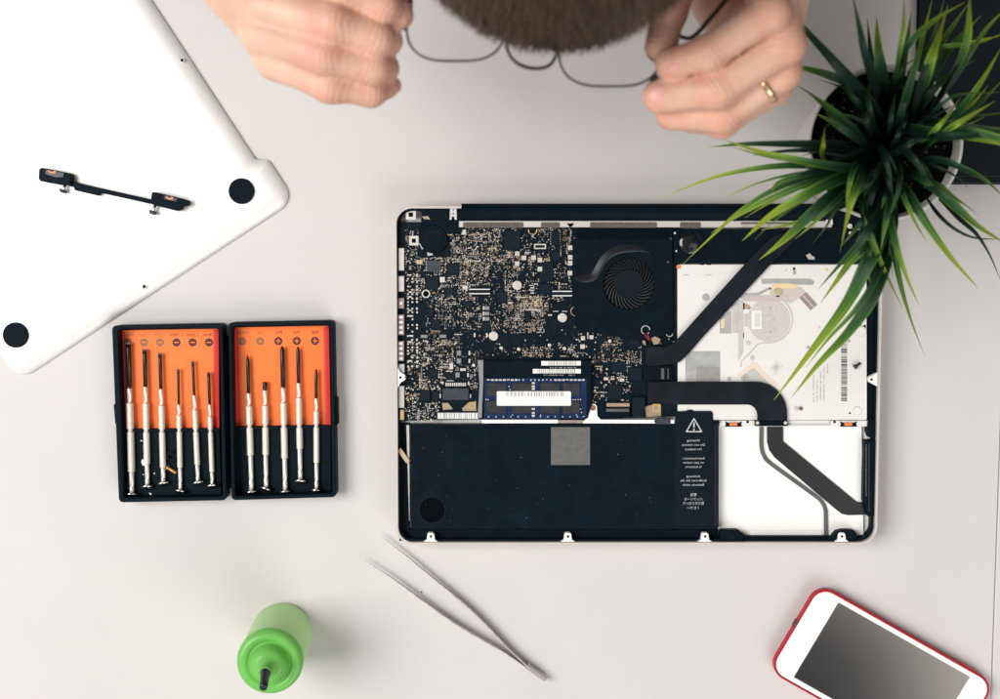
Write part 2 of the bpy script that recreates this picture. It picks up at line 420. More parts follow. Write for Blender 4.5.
# inductors, bright squares
for cx, cy in ((517.3, 253.6), (524, 257.8), (533.7, 257.6), (540, 259.9), (517.2, 263.6), (540, 269), (570.3, 247.6), (570.3, 257.3), (570.2, 263.1), (570.1, 273)):
    mb = MB(); mb.pbox(cx-2.4, cy-2.4, cx+2.4, cy+2.4, ZB, ZB+1.5, .25); mb.build('inductor', M_tin, board); block(cx-2.4, cy-2.4, cx+2.4, cy+2.4)
# tall capacitors with a grey middle
for cx, cy in ((486.3, 308), (486.3, 313.6), (486.3, 318.8)):
    mb = MB(); mb.pbox(cx-3.2, cy-1.8, cx+3.2, cy+1.8, ZB, ZB+1.4, .2); o = mb.build('capacitor', M_smdg, board)
    mb = MB(); mb.pbox(cx-3.5, cy-1.9, cx-2.2, cy+1.9, ZB, ZB+1.5); mb.build('capacitor_end', M_tin, board); block(cx-3.5, cy-2, cx+3.5, cy+2)
for cx, cy in ((459, 353), (459, 361), (457.6, 375)):
    mb = MB(); mb.pbox(cx-2.3, cy-2.6, cx+2.3, cy+2.6, ZB, ZB+1.4, .4); mb.build('capacitor', M_smdg, board); block(cx-3, cy-3, cx+12, cy+3)
    mb = MB(); mb.pbox(cx+9.6, cy-2, cx+11.2, cy+2, ZB, ZB+.8); mb.build('capacitor_end', M_tin, board)
# slot connectors: pairs of pale lines
for xa, xb, ya, yb in ((469, 490, 289.4, 293.6), (552.4, 572, 291.4, 295.7)):
    mb = MB()
    mb.pbox(xa-1, ya-.6, xb+1, yb+.6, ZB-.2, ZB+.7); mb.build('slot_connector', M_chip, board); block(xa, ya-1, xb, yb+1)
    mb = MB(); mb.pbox(xa, ya-.55, xb, ya+.35, ZB, ZB+.95); mb.pbox(xa, yb-.45, xb, yb+.5, ZB, ZB+.95); mb.build('contact_strip', M_white, board)
mb = MB(); mb.ring(rounded(PL([(534, 243.8), (546, 243.8), (546, 249), (534, 249)], ZB), .5), rounded(PL([(535.3, 245.1), (544.7, 245.1), (544.7, 247.7), (535.3, 247.7)], ZB), .3), ZB, ZB+1.0); mb.build('socket_frame', M_tin, board); block(533, 243, 547, 250)
# round standoffs and screws
def screw(cx, cy, rpx, par=None, m_=None, z=ZB+1.4, slot=True):
    c = P(cx, cy, z); r = rpx*.672
    mb = MB(); mb.cyl((c.x, c.y), r, z-2.2, z, 24, .25, seg=2)
    o = mb.build('screw', m_ or M_tin, par or board)
    if slot:
        mb = MB(); a = .5+cx
        for q in (a, a+math.pi/2):
            dx, dy = math.cos(q)*r*.5, math.sin(q)*r*.5; nx, ny = -math.sin(q)*r*.10, math.cos(q)*r*.10
            mb.prism([(c.x-dx-nx, c.y-dy-ny), (c.x+dx-nx, c.y+dy-ny), (c.x+dx+nx, c.y+dy+ny), (c.x-dx+nx, c.y-dy+ny)], z-.3, z+.02+.01*math.sin(q))
        mb.build('drive_slot', M_g3, o)
    block(cx-rpx, cy-rpx, cx+rpx, cy+rpx)
for cx, cy in ((517.3, 285.3), (562.4, 317.7), (493.5, 336)): screw(cx, cy, 4.6)
for cx, cy in ((501.3, 348), (518.8, 349.2), (549.6, 345.2), (564.4, 348.5), (473.7, 365.3), (610, 341)): screw(cx, cy, 1.75, slot=False)
def eyelet(cx, cy, ro, ri, m_=None, square=False, arc=None, z=ZB+.7):
    c = P(cx, cy, z); ro *= .672; ri *= .672; mb = MB()
    if square:
        n = 24; o_ = rounded([(c.x-ro, c.y-ro), (c.x+ro, c.y-ro), (c.x+ro, c.y+ro), (c.x-ro, c.y+ro)], .5, 5); mb.ring(o_, circle_like(c, ri, o_), ZB-.2, z)
    elif arc:
        mb.tube([(c.x+ro*math.cos(a), c.y+ro*math.sin(a), z) for a in np.linspace(math.radians(arc[0]), math.radians(arc[1]), 20)], (ro-ri)*.55, 6)
    else: mb.annulus((c.x, c.y), ro, ri, ZB-.2, z, 24)
    o = mb.build('eyelet', m_ or M_tin, board); block(cx-ro/.672, cy-ro/.672, cx+ro/.672, cy+ro/.672)
    if not arc:
        mb = MB(); mb.cyl((c.x, c.y), ri*.99, ZB-.1, ZB+.12, 18); mb.build('screw_hole', M_dark, o)
def circle_like(c, r, outline):
    out = []
    for x, y in ccw(outline):
        a = math.atan2(y-c.y, x-c.x); out.append((c.x+r*math.cos(a), c.y+r*math.sin(a)))
    return out
eyelet(410.8, 214.6, 4.9, 2.9, square=True); eyelet(413.8, 240.6, 4.7, 2.7, square=True); eyelet(432.8, 222.8, 3.0, 1.8, square=True)
eyelet(425.9, 293.8, 4.2, 3.0); eyelet(449.6, 230.5, 4.3, 3.0, M_gold, arc=(180, 370)); eyelet(532.7, 230.2, 4.1, 3.0, M_gold, arc=(165, 375)); eyelet(575.6, 311.2, 4.6, 3.6, M_tan, arc=(70, 310))
eyelet(472.5, 405.4, 3.4, 2.0, M_gold, square=True); eyelet(656.4, 408, 4, 2.6, M_gold, square=True)
for p in (((442, 403), (448, 403), (453, 409), (443, 410)), ((462, 408.5), (468, 403), (476, 401), (476.5, 411), (463, 411)), ((645, 407), (651, 405), (661, 405), (661, 416), (646, 417))):
    mb = MB(); mb.ppoly(p, ZB-.1, ZB+.35); mb.build('gold_pad', M_tan, board)
block(440, 400, 480, 421); block(645, 404, 664, 418)
mb = MB()
for i in range(10): mb.pbox(445.5+i*2.1, 382.8, 447+i*2.1, 386.2, ZB, ZB+.6)
mb.build('pin_row', M_tin, board); block(444, 380, 468, 387)
# ports along the left edge
for xa, ya, xb, yb, m_, dots in ((398.4, 248, 404.2, 270.5, M_g2, 0), (398.2, 276, 404.2, 291.5, M_g2, 0), (398, 298, 404.2, 308.5, M_taupe, 1), (398, 314.5, 404.2, 335, M_taupe, 4), (398, 341, 404, 361, M_taupe, 4),
                               (398.4, 364, 404.6, 373, M_alu_dim, 0), (398.4, 386, 404.4, 408, M_alu_dim, 0), (399.8, 410, 404.2, 420, M_gold, 0)):
    mb = MB(); mb.pbox(xa, ya, xb, yb, ZB-4, ZB+2.2, .3); o = mb.build('port', m_, board); block(xa, ya, xb, yb)
    if dots:
        mb = MB()
        for k in range(dots):
            cy = ya+(k+.5)*(yb-ya)/dots; c = P((xa+xb)/2, cy, ZB+2.2)
            if dots == 1: mb.cyl((c.x, c.y), 1.0, ZB+1, ZB+2.5, 14, .1)
            else: mb.pbox(xa+.6, cy-1.3, xb-1.2, cy+1.3, ZB+1, ZB+2.5, .2)
        mb.build('port_contact', M_white, o)
# black speaker disc and its cover in the hinge corner
m = MB(); c = P(433, 239, 18); m.cyl((c.x, c.y), 9.6, 13, 17.4, 40, .7, seg=2); m.pbox(421, 208.5, 462, 234, 13, 16.9, .5, 0, 2); sp = m.build('speaker', M_black, laptop)
m = MB(); m.cyl((c.x, c.y), 7.2, 17, 17.75, 36, .3); m.ppoly([(425, 246), (446, 237), (449, 243), (428, 252)], 15, 17.2, .3); m.build('speaker_cover', M_blackg, sp)
m = MB(); m.ppoly([(419, 243.5), (421, 243), (424, 248.5), (422, 249.5)], 16, 17.3); m.ppoly([(427, 250.5), (431.5, 251), (433, 255), (427.5, 256)], 16, 16.8); m.build('contact_clip', M_g1, sp)
m = MB(); m.ppoly([(422, 216.5), (428, 216), (430, 219.5), (424, 219)], 16, 17.3); m.build('clip', M_tan, sp)
block(419, 205, 450, 256); block(398, 205, 466, 224)
m = MB(); m.ppoly([(450, 208), (456.6, 208), (457, 220), (454.6, 219.5), (453.8, 216.4), (452.2, 216.4), (451.6, 219.5), (449.6, 220)], 14, 17.9, .2); hc = m.build('hinge_clip', M_g2, laptop)
m = MB()
for cx, cy in ((453.4, 209.6), (453.3, 213.6)):
    q = P(cx, cy, 17.9); m.cyl((q.x, q.y), .6, 17, 18.0, 12)
m.build('screw_hole', M_brown, hc)
block(400, 419, 408, 422)
# ---- memory module in its slot
m = MB(); m.pbox(481.5, 360.5, 587.5, 378, ZB-.3, ZB+3.2, .4); mem = m.build('memory_slot', M_black, laptop); block(478, 358, 592, 424)
m = MB()
m.ppoly([(477.5, 360), (483.5, 360), (483.5, 379), (482, 418), (477.5, 418), (479.5, 385)], ZB, ZB+3.4, .3)
m.build('slot_clip', M_smdg, mem)
m = MB(); m.ppoly([(586.8, 360), (592, 360), (591, 385), (592, 404), (587.5, 418), (586.5, 418)], ZB, ZB+3.4, .3); m.build('slot_clip', M_black, mem)
m = MB(); m.pbox(484, 378, 586.6, 418.6, ZB+2, ZB+3.3, .1); ram = m.build('memory_module', M_ram, laptop)
for xa in (486.5, 512, 540, 563):
    for ya, yb in ((383, 396), (401, 413.5)):
        w = 21 if xa != 563 else 18
        m = MB(); m.pbox(xa, ya, xa+w-1, yb, ZB+3, ZB+4.1, .15); m.build('memory_chip', mat('memory_resin', (.022, .022, .026), .4, var=.3, vscale=300, spec=.4), ram)
m = MB()
for i in range(25):
    x = 487+i*3.95
    if 524 < x < 527: continue
    hh = 1.6 if (i % 5) else 1.1
    m.pbox(x, 379.2, x+(2.9 if i < 8 or i > 16 else 1.2), 379.2+hh, ZB+3, ZB+3.7)
for i in range(13): m.pbox(488+i*7.4, 416.2, 489.2+i*7.4, 417.3, ZB+3, ZB+3.6)
for y in (382.2, 385.4, 388, 408, 412, 414.8): m.pbox(531.8, y, 534.9, y+1.9, ZB+3, ZB+4.2)
for x, y in ((485.5, 399), (487.5, 399.2), (572.5, 399.2), (575, 399.3), (577.6, 399.2), (580, 399), (508.5, 386), (509.5, 389), (580, 408.5), (581, 412), (583, 416), (576, 414.5), (512, 414.5), (540, 414.6)):
    m.pbox(x, y, x+1.1, y+1.0, ZB+3, ZB+3.8)
m.build('contact', M_tin, ram)
m = MB(); m.pbox(496.8, 391.3, 571, 405.8, ZB+4.1, ZB+4.28, .05, 0, .8); lab = m.build('sticker', M_white, ram)
m = MB(); rs = random.Random(3)
x = 506.0
while x < 563:
    w = rs.choice((.4, .6, .9, 1.3)); m.pbox(x, 391.7, x+w, 396.2, ZB+4.2, ZB+4.33); x += w+rs.choice((.5, .8, 1.2, 1.8))
m.build('barcode', M_inkg, lab)
for xa, xb, ya, yb in ((541.3, 580.8, 361, 365.6), (532.8, 580.8, 369, 373.4)):
    m = MB(); m.pbox(xa, ya, xb, yb, ZB+3.2, ZB+3.36); lab = m.build('sticker', M_white, mem)
    m = MB(); x = xa+(7 if ya < 365 else 5)
    while x < xb-5:
        w = rs.choice((.5, .8, 1.1)); m.pbox(x, ya+.05, x+w, yb-.05, ZB+3.3, ZB+3.4); x += w+rs.choice((.5, .8, 1.0))
    m.build('barcode', M_inkg, lab)
m = MB()
for xa, xb, y in ((550, 577, 367.2), (544, 563, 374.7), (569, 576, 374.7)):
    x = xa
    while x < xb: m.pbox(x, y, x+.9, y+.8, ZB+3.2, ZB+3.31); x += rs.choice((1.2, 1.5, 2.4))
m.build('print_line', M_inkg, mem)
# sticker beside the grey connector and the pale bracket below the board
m = MB(); m.pbox(437.3, 412.6, 479, 419.2, ZB, ZB+2.4, .1); cs = m.build('connector_sticker', M_smdg, laptop)
m = MB(); x = 438
while x < 478: w = rs.choice((.6, .9, 1.6)); m.pbox(x, 413, x+w, 418.8, ZB+2.3, ZB+2.5); x += w+rs.choice((.5, .9))
m.build('barcode', M_white, cs)
m = MB(); m.pbox(481.8, 419.6, 558.5, 423.4, 13, 17.4, .4, 0, .9); m.build('frame_bar', M_alu_in, laptop)
m = MB(); m.pbox(558.5, 420, 583, 423.2, 13, 17.0, .3); m.build('frame_bar', M_taupe, laptop)
m = MB(); m.ppoly([(583, 423.4), (583, 421.5), (588, 417.5), (588.4, 406), (590, 404), (595, 404), (597, 406), (597.6, 416), (601, 419.6), (674.5, 419.8), (674.5, 423.6)], 13, 17.4, .3); fb = m.build('frame_bracket', M_alu_in, laptop)
c = P(592.8, 407.8, 17.5); m = MB(); m.cyl((c.x, c.y), 2.0, 16.5, 17.6, 18); m.build('screw_hole', M_brown, fb)
m = MB(); m.ppoly([(654, 421), (658, 418), (667, 418), (671, 421), (670, 424.5), (656, 424.5)], 15, 18.2, .4); m.build('frame_clip', M_chipg, laptop)
# connectors right of the memory
m = MB(); m.pbox(604.5, 403.6, 630, 417, ZB, ZB+2.0, .3); k_ = m.build('flex_connector', M_black, laptop)
m = MB(); m.pbox(606.5, 403.2, 629.5, 406.6, ZB+1.5, ZB+2.25); m.build('gold_contact', M_tan, k_)
m = MB(); m.pbox(606, 408.6, 629.6, 412, ZB+1, ZB+2.5, .6); m.build('latch', M_cableg, k_)
m = MB(); m.pbox(632.6, 397, 645, 418, ZB, ZB+3, .4); m.build('flex_connector', M_chip, laptop)
m = MB(); m.pbox(643.5, 366, 673, 380.4, ZB, ZB+2.6, .3); k_ = m.build('flex_connector', M_black, laptop)
m = MB(); m.pbox(661, 368, 664.5, 379.4, ZB+2, ZB+2.8, .3); m.pbox(667.4, 368, 669, 379.4, ZB+2, ZB+2.8, .3); m.build('latch', M_cableg, k_)
for r in ((604, 402, 662, 419), (642, 346, 690, 402)): block(*r)
# ---- loose surface components: thousands of tiny bits on the board
def smd():
    rs = random.Random(11); mb = MB(); mats_ = [M_tin, mat('solder_gold', (.55, .42, .28), .4, metal=.3), M_brown, M_smdg, M_chip]
    block(572, 228, 676, 332); block(398, 205, 404.5, 425)
    regions = [  # x0,y0,x1,y1, count, size range, weights of materials
        (404, 228, 500, 262, 620, (.45, 1.15), (3, 2, 1.0, 2.5, 1.5)), (450, 228, 575, 276, 900, (.45, 1.2), (3, 2, 1, 2.5, 1.5)),
        (404, 258, 500, 300, 620, (.45, 1.1), (3, 2.2, 1.2, 2.5, 1.2)), (440, 262, 520, 300, 480, (.45, 1.0), (3.2, 2.2, 1, 2, 1)),
        (425, 296, 500, 345, 620, (.45, 1.0), (3, 2.4, 1.6, 2, 1)), (500, 276, 574, 306, 330, (.45, 1.2), (3, 2, 1, 2, 1)),
        (503, 303, 545, 333, 380, (.5, .85), (3.4, 2.6, 1.2, 1.6, 0)), (520, 296, 548, 312, 140, (.6, 1.3), (2, 3, 2, 1, 0)),
        (408, 340, 478, 390, 640, (.5, 1.3), (3, 2.2, 1.6, 2.2, 1)), (404, 385, 440, 421, 240, (.5, 1.4), (3.2, 2, 1, 2, 1)),
        (478, 322, 575, 360, 170, (.45, 1.2), (3, 2, 1, 2, 1)), (520, 347, 552, 358, 90, (.5, 1.0), (3, 2.4, 1, 1, 0)),
        (560, 328, 605, 362, 130, (.5, 1.4), (3, 2.4, 1.6, 1.4, 0)), (600, 335, 622, 362, 120, (.5, 1.0), (2, 3, 1.4, 1, 0)),
        (585, 368, 632, 403, 150, (.5, 1.4), (3, 2, 1, 2, 1)), (622, 350, 648, 376, 120, (.5, 1.0), (2.4, 2.6, 1, 1, 0)), (632, 335, 676, 364, 40, (.5, 1.2), (2, 3, 2, 1, 0)),
        (640, 396, 662, 412, 36, (.6, 1.5), (4, 2, 1, 1, 0))]
    # areas left nearly bare, as on the board
    bare = [(490, 265, 504, 300), (520, 268, 538, 280), (548, 300, 572, 312), (500, 333, 575, 344), (462, 330, 492, 350), (440, 326, 462, 338), (472, 286, 492, 297), (545, 318, 575, 334), (412, 300, 426, 325), (575, 340, 600, 352), (478, 290, 500, 304)]
    for xa, ya, xb, yb, cnt, (s0, s1), wts in regions:
        # clumps: components come in rows and columns round each chip
        seeds = [(rs.uniform(xa, xb), rs.uniform(ya, yb), rs.choice((0, 1)), rs.choice((1.25, 1.5, 1.9, 2.3))) for _ in range(max(6, cnt//7))]
        for sx_, sy_, ori, pitch in seeds:
            nn = rs.randint(2, 9); mi = rs.choices(range(5), wts)[0]; rows = rs.choice((1, 1, 2, 2, 3)); sz = rs.uniform(s0, s1)
            for i in range(nn):
                r, c_ = i % rows, i//rows
                x = sx_+(c_*pitch if ori else r*pitch*1.1)+rs.uniform(-.12, .12); y = sy_+(r*pitch*1.1 if ori else c_*pitch)+rs.uniform(-.12, .12)
                if not (xa-1 < x < xb+1 and ya-1 < y < yb+1): continue
                if any(a < x < c2 and b < y < d for a, b, c2, d in blocked): continue
                if any(a < x < c2 and b < y < d for a, b, c2, d in bare) and rs.random() < .86: continue
                w = sz*rs.uniform(.8, 1.15); h = sz*rs.choice((.55, .7, 1, 1, 1.5))
                if ori: w, h = h, w
                z = ZB+rs.uniform(.25, .6)
                mb.pbox(x-w/2, y-h/2, x+w/2, y+h/2, ZB-.05, z, 0, mi if rs.random() > .15 else rs.choices(range(5), wts)[0])
    # single bits scattered between the rows
    for xa, ya, xb, yb, cnt, (s0, s1), wts in regions:
        for _ in range(int(cnt*.95)):
            x, y = rs.uniform(xa, xb), rs.uniform(ya, yb)
            if any(a < x < c2 and b < y < d for a, b, c2, d in blocked): continue
            if any(a < x < c2 and b < y < d for a, b, c2, d in bare) and rs.random() < .86: continue
            w = rs.uniform(s0, s1)*1.05; h = w*rs.choice((.6, .8, 1.3))
            mb.pbox(x-w/2, y-h/2, x+w/2, y+h/2, ZB-.05, ZB+rs.uniform(.25, .7), 0, rs.choices(range(5), wts)[0])
    # ordered pale pads down the left side
    for y0_, y1_ in ((275, 300), (302, 322), (325, 367)):
        y = y0_
        while y < y1_:
            for x, w, h in ((408, 1.5, 1.4), (412.4, 1.7, 1.5), (417, 1.6, 2.0)):
                if rs.random() < .78: mb.pbox(x-w/2+rs.uniform(-.2, .2), y-h/2, x+w/2, y+h/2, ZB, ZB+.6, 0, 0)
            y += rs.choice((3.3, 3.7, 4.4))
    for x, y, w, h in ((409.5, 275, 4, 1.3), (410, 292, 3.4, 1.3), (410, 297, 3.8, 1.3), (410, 310.4, 4, 1.2), (411, 316, 4.2, 1.6), (411, 335.8, 4.2, 1.6), (409.5, 342, 4.4, 1.5), (410, 361, 4.4, 1.8), (474.6, 335, 1.8, 4), (487, 335, 1.8, 4), (458, 334.4, 7.6, 1), (463, 369.6, 5.6, 2.6), (451.4, 366.3, 3.6, 6), (449.5, 371.3, 7, .9), (450, 380.8, 7.4, .8), (468.6, 383.3, 1.6, 3.4), (442.6, 383, 1.4, 3.2), (440.2, 396, 1.4, 4.6), (470.4, 396, 1.4, 4), (532.6, 310, 14, 1), (522, 297.4, 7, 1), (531, 285.4, 3.6, 1), (532.4, 287.8, 3.8, 1.3), (532.4, 290.4, 3.8, 1.3), (532.4, 293, 3.8, 1.3), (536, 284, 4, 1.2), (510, 302.8, 4.4, 1.6), (564.6, 311.3, 5.2, .9), (555.8, 311.3, 5.2, .9), (550, 315, 4, 1.6), (583, 338.2, 4, 4.4), (582.6, 346.6, 4.6, 4.6), (591.6, 337.2, 4, 4), (598.8, 366.4, 8, .9), (606, 378.8, 4.6, 2.8), (591.8, 361.8, 3.6, 2), (622, 380, 4.6, 3), (654, 395.4, 6, 1.4), (653.4, 399, 5.6, 1.6), (463.6, 232, 4.8, 4.8), (419.4, 262, 6, 4.2), (442.4, 279.6, 5, 5.4), (465, 287.6, 5, 4), (424, 336.4, 6.4, 3), (443, 336.2, 6.4, 3)):
        mb.pbox(x-w/2, y-h/2, x+w/2, y+h/2, ZB, ZB+.75, .1, 1 if (w, h) in ((6, 4.2), (8, .9)) else (3 if h == 3 and w > 6 else 0))
    o = mb.build('surface_component', mats_, board, fix=False); tag(o, kind='stuff')
smd()
# ---- fan with spiral housing and radiator fins
fc = P(629.3, 284, 18)
m = MB()
hp = [(573, 229), (672.5, 229), (672.5, 331), (655, 339), (640, 341), (600, 334), (577, 331), (573, 300)]
q = rounded(PL(hp, 17.2), 2.5)
circ = []
# housing top plate has a round intake: build it as a bridged ring of matching vertex count
N = 96
def ray_outline(outline, c, n):
    out = []; pts = outline
    for k in range(n):
        a = 2*math.pi*k/n; d = Vector((math.cos(a), math.sin(a))); best = 1e9
        for i in range(len(pts)):
            p = Vector(pts[i])-Vector((c.x, c.y)); e = Vector(pts[(i+1) % len(pts)])-Vector(pts[i])
            den = d.x*e.y-d.y*e.x
            if abs(den) < 1e-9: continue
            t = (p.x*e.y-p.y*e.x)/den; u = (p.x*d.y-p.y*d.x)/den
            if t > 0 and -1e-6 <= u <= 1+1e-6: best = min(best, t)
        out.append((c.x+d.x*best, c.y+d.y*best))
    return out
RI = 25.6*.672
m.ring(ray_outline(q, fc, N), [(fc.x+RI*math.cos(2*math.pi*k/N), fc.y+RI*math.sin(2*math.pi*k/N)) for k in range(N)], 13.8, 17.2, bev=.25)
fan = m.build('fan_housing', M_black, laptop)
m = MB(); m.cyl((fc.x, fc.y), RI+.3, 11.5, 12.2, 48); m.build('fan_floor', M_dark, fan)
m = MB(); hub = 14.6*.672
m.cyl((fc.x, fc.y), hub, 12.2, 17.0, 48, .5, seg=3)
m.build('hub', mat('fan_hub', (.006, .010, .0155), .45, spec=.1), fan)
m = MB()
for k in range(29):
    a0 = 2*math.pi*k/29; pts = []
    for t in np.linspace(0, 1, 5):
        r = hub-.4+(RI-hub)*t; a = a0+.55*t; pts.append((fc.x+r*math.cos(a), fc.y+r*math.sin(a)))
    V = []; 
    for i, (x, y) in enumerate(pts):
        d = Vector(pts[min(i+1, 4)])-Vector(pts[max(i-1, 0)]); d.normalize(); nx, ny = -d.y*.30, d.x*.30
        V += [(x+nx, y+ny, 12.6), (x+nx+.18*ny/.3*0, y+ny, 16.8), (x-nx, y-ny, 16.3), (x-nx, y-ny, 12.6)]
    F_ = []
    for i in range(4):
        for j in range(4): F_.append((i*4+j, i*4+(j+1) % 4, i*4+4+(j+1) % 4, i*4+4+j))
    m.add(V, F_)
m.build('fan_blade', mat('fan_blade', (.042, .039, .036), .4, metal=.2), fan)
# the raised spiral step of the housing, catching the light
sp_ = [(574, 276.6), (584, 277.3), (591.5, 276), (596, 271), (600.5, 262.5), (606.5, 254.8), (615, 249.7), (626, 247.3), (637, 247.6), (646, 250.3), (654, 256)]
path = smooth_path([P(x, y, 17.1) for x, y in sp_], 5); n_ = len(path)
m = MB(); V = []
for i, p in enumerate(path):
    d = path[min(i+1, n_-1)]-path[max(i-1, 0)]; d.z = 0; d.normalize(); s_ = Vector((-d.y, d.x, 0)); w_ = 2.1*min(1, i/6+.35)*min(1, (n_-1-i)/14+.12)
    for u, h in ((1, 0), (.55, .28), (-.5, 1.15), (-1, 1.35), (-1.5, 1.3), (-1.8, .1)): V.append(p+s_*u*w_+Vector((0, 0, h)))
F_ = []
for i in range(n_-1):
    for j in range(5): F_.append((i*6+j, i*6+j+1, i*6+7+j, i*6+6+j))
m.add(V, F_, 0, True); m.build('spiral_step', mat('fan_paint', (.015, .018, .023), .32, metal=.2, spec=.35), fan)
m = MB(); m.pbox(577.5, 229.5, 670, 240, 14, 17.3)
for i in range(46): m.pbox(578+i*2, 230.5, 579+i*2, 239.2, 17.2, 17.95)
m.build('radiator_fin', M_black, fan)
for cx, cy in ((574.5, 238), (671, 238.5), (575, 327), (668, 262)): screw(cx, cy, 1.3, fan, M_chipg, 17.9, False)
eyelet(645.6, 330, 4.2, 3.2, M_g2, arc=(0, 330), z=17); eyelet(669.5, 333.5, 3, 2.2, M_tin, arc=(190, 350), z=17)
# little red and black wires and plug of the fan
m = MB()
for k, dx in enumerate((0, 1.4, 2.8)): m.tube([P(644+dx, 333, 17), P(646+dx, 337, 18.2), P(649+dx, 341, 17)], .45, 6)
m.build('fan_wire', mat('wire_red', (.16, .015, .02), .5), laptop)
m = MB(); m.ppoly([(651, 338), (655, 336), (661, 339), (659, 344), (654, 345)], 15, 17.3, .3); m.ppoly([(641.5, 337), (645, 340), (646.5, 346), (643, 344)], 15, 16.6, .2); m.build('fan_plug', M_tan, laptop)
# ---- black sub woofer bar with glossy dome
m = MB(); m.ppoly([(672.8, 228.6), (850, 228.6), (866, 232), (868, 263.5), (674.5, 263.5)], 12, 17.6, .6, 0, 1.2); wf = m.build('woofer', M_black, laptop)
c = P(690.5, 242.8, 18); m = MB(); m.annulus((c.x, c.y), 9.6, 8.2, 17, 18.2, 40, 0, .3); m.build('woofer_ring', M_black, wf)
m = MB(); m.sphere((c.x, c.y, 16.6), 8.1, 32, 16, scale=(1, 1, .28)); m.build('woofer_dome', mat('dome_gloss', (.004, .007, .01), .12, spec=.6), wf)
m = MB(); m.ppoly([(806, 255), (810, 253.2), (812.5, 256), (815, 257), (814.5, 259.6), (808.5, 259.2)], 17, 18.4, .2); m.build('clip', M_tin, wf)
for cx, cy, r in ((675, 233, 1.2), (676.5, 251, 1), (850, 226, 2.5), (850.5, 233, 1.8)): screw(cx, cy, r, wf, M_tin, 18.2, False)
m = MB(); m.pbox(741, 223.4, 815, 227.4, 15, 18.6, .4); m.build('antenna_bar', M_alu_dim, laptop)
m = MB(); m.ppoly([(826.5, 219), (832.5, 219), (833, 224.6), (831.5, 224.4), (830.8, 222.4), (828.6, 222.4), (827.8, 224.6), (826.2, 224.8)], 15, 18.5, .2); m.build('hinge_clip', M_white, laptop)
m = MB(); m.pbox(829, 207, 874, 228, 9, 15.5, .3); m.build('hinge_bay', M_black, laptop)
# ---- optical drive
ZD = 16.6
dp = [(677.6, 264.4), (866.6, 264.4), (867, 420), (678, 420)]
m = MB(); m.ppoly(dp, 9.2, ZD, .25, 0, 1); drive = m.build('optical_drive', M_drive, laptop)
def plate(name, pts, h, m_, r=0, z0=None, bev=.12):
    mb = MB(); mb.ppoly(pts, ZD-.2 if z0 is None else z0, ZD+h, bev, 0, r); return mb.build(name, m_, drive)
def disc(name, cx, cy, r, h, m_, n=32):
    c = P(cx, cy, ZD+h); mb = MB(); mb.cyl((c.x, c.y), r*.672, ZD-.2, ZD+h, n, .1); return mb.build(name, m_, drive)
disc('motor_disc', 768.8, 320.3, 21.4, .18, mat('motor_grey', (.64, .585, .57), .4, metal=.2, var=.08, vscale=300), 64)
# outline groove sweeping round the motor
oc = P(768.8, 319.5, ZD); pp = []
for a in np.linspace(math.radians(62), math.radians(-100), 30): pp.append((oc.x+23.4*.672*math.cos(a), oc.y+23.4*.672*math.sin(a), ZD+.05))
pp += [tuple(P(758, 344, ZD+.05)), tuple(P(752, 350.5, ZD+.05)), tuple(P(746, 357, ZD+.05)), tuple(P(741.3, 361, ZD+.05)), tuple(P(741, 367, ZD+.05))]
mb = MB(); mb.tube(pp, .28, 6); mb.build('outline_groove', M_g1, drive)
plate('sled_rail', [(738.3, 301), (743.2, 301), (743.2, 352), (738.3, 361)], .34, M_g2)
plate('sled_rail', [(740, 296.4), (787, 294.6), (790, 301.6), (742.5, 301.2)], .42, M_g3)
plate('sled_plate', [(786.5, 287.5), (801, 287), (806, 294), (797, 299.5), (790, 303.6), (784.5, 301), (770, 296), (769, 288)], .3, mat('press_rose', (.64, .55, .53), .42, metal=.2))
plate('cutout_slot', [(760.5, 278.7), (810, 278.7), (815, 281.5), (813, 285), (798, 284.6), (788, 282.8), (762, 284)], .2, M_g1, 1.2)
plate('sled_arm', [(743, 293.4), (757, 293), (770, 287), (772, 288.5), (758.5, 295.2), (743, 295.6)], .3, M_g1)
plate('flex_strip', [(772, 285.8), (778, 283.8), (795, 283.8), (799, 287.6), (786, 288.4), (772, 288.8)], .5, M_peach)
def quad(cx, cy, w, h, deg):
    a = math.radians(deg); c_, s_ = math.cos(a), math.sin(a)
    return [(cx+u*c_-v*s_, cy+u*s_+v*c_) for u, v in ((-w/2, -h/2), (w/2, -h/2), (w/2, h/2), (-w/2, h/2))]
plate('flex_connector', quad(808.3, 301.3, 8.6, 16.5, -42), .7, M_taupe)
plate('connector_line', quad(808.3, 301.3, 1.2, 16, -42), .85, M_g3)
plate('lens_block', [(719.8, 319), (731, 311), (731, 333.5), (719.8, 333.5)], .4, M_g1)
plate('lens_block', [(721.2, 320), (724.6, 317.6), (724.6, 328), (721.2, 328)], .55, M_peach)
plate('lens_block', [(732, 306), (738, 302.5), (738, 333), (732, 333)], .25, M_g2)
plate('lens_side_plate', [(744, 314), (756, 312), (756, 329), (744, 326)], .1, M_g2)  # thin pale pressed plate beside the lens blocks
plate('sticker', [(751.7, 310.4), (761.8, 310.4), (761.8, 329), (751.7, 329)], .35, M_white, .6)
mb = MB()
for i in range(5): mb.pbox(755+i*1.1, 313, 755.5+i*1.1, 327, ZD+.3, ZD+.4)
mb.build('print_line', M_stkp, drive)
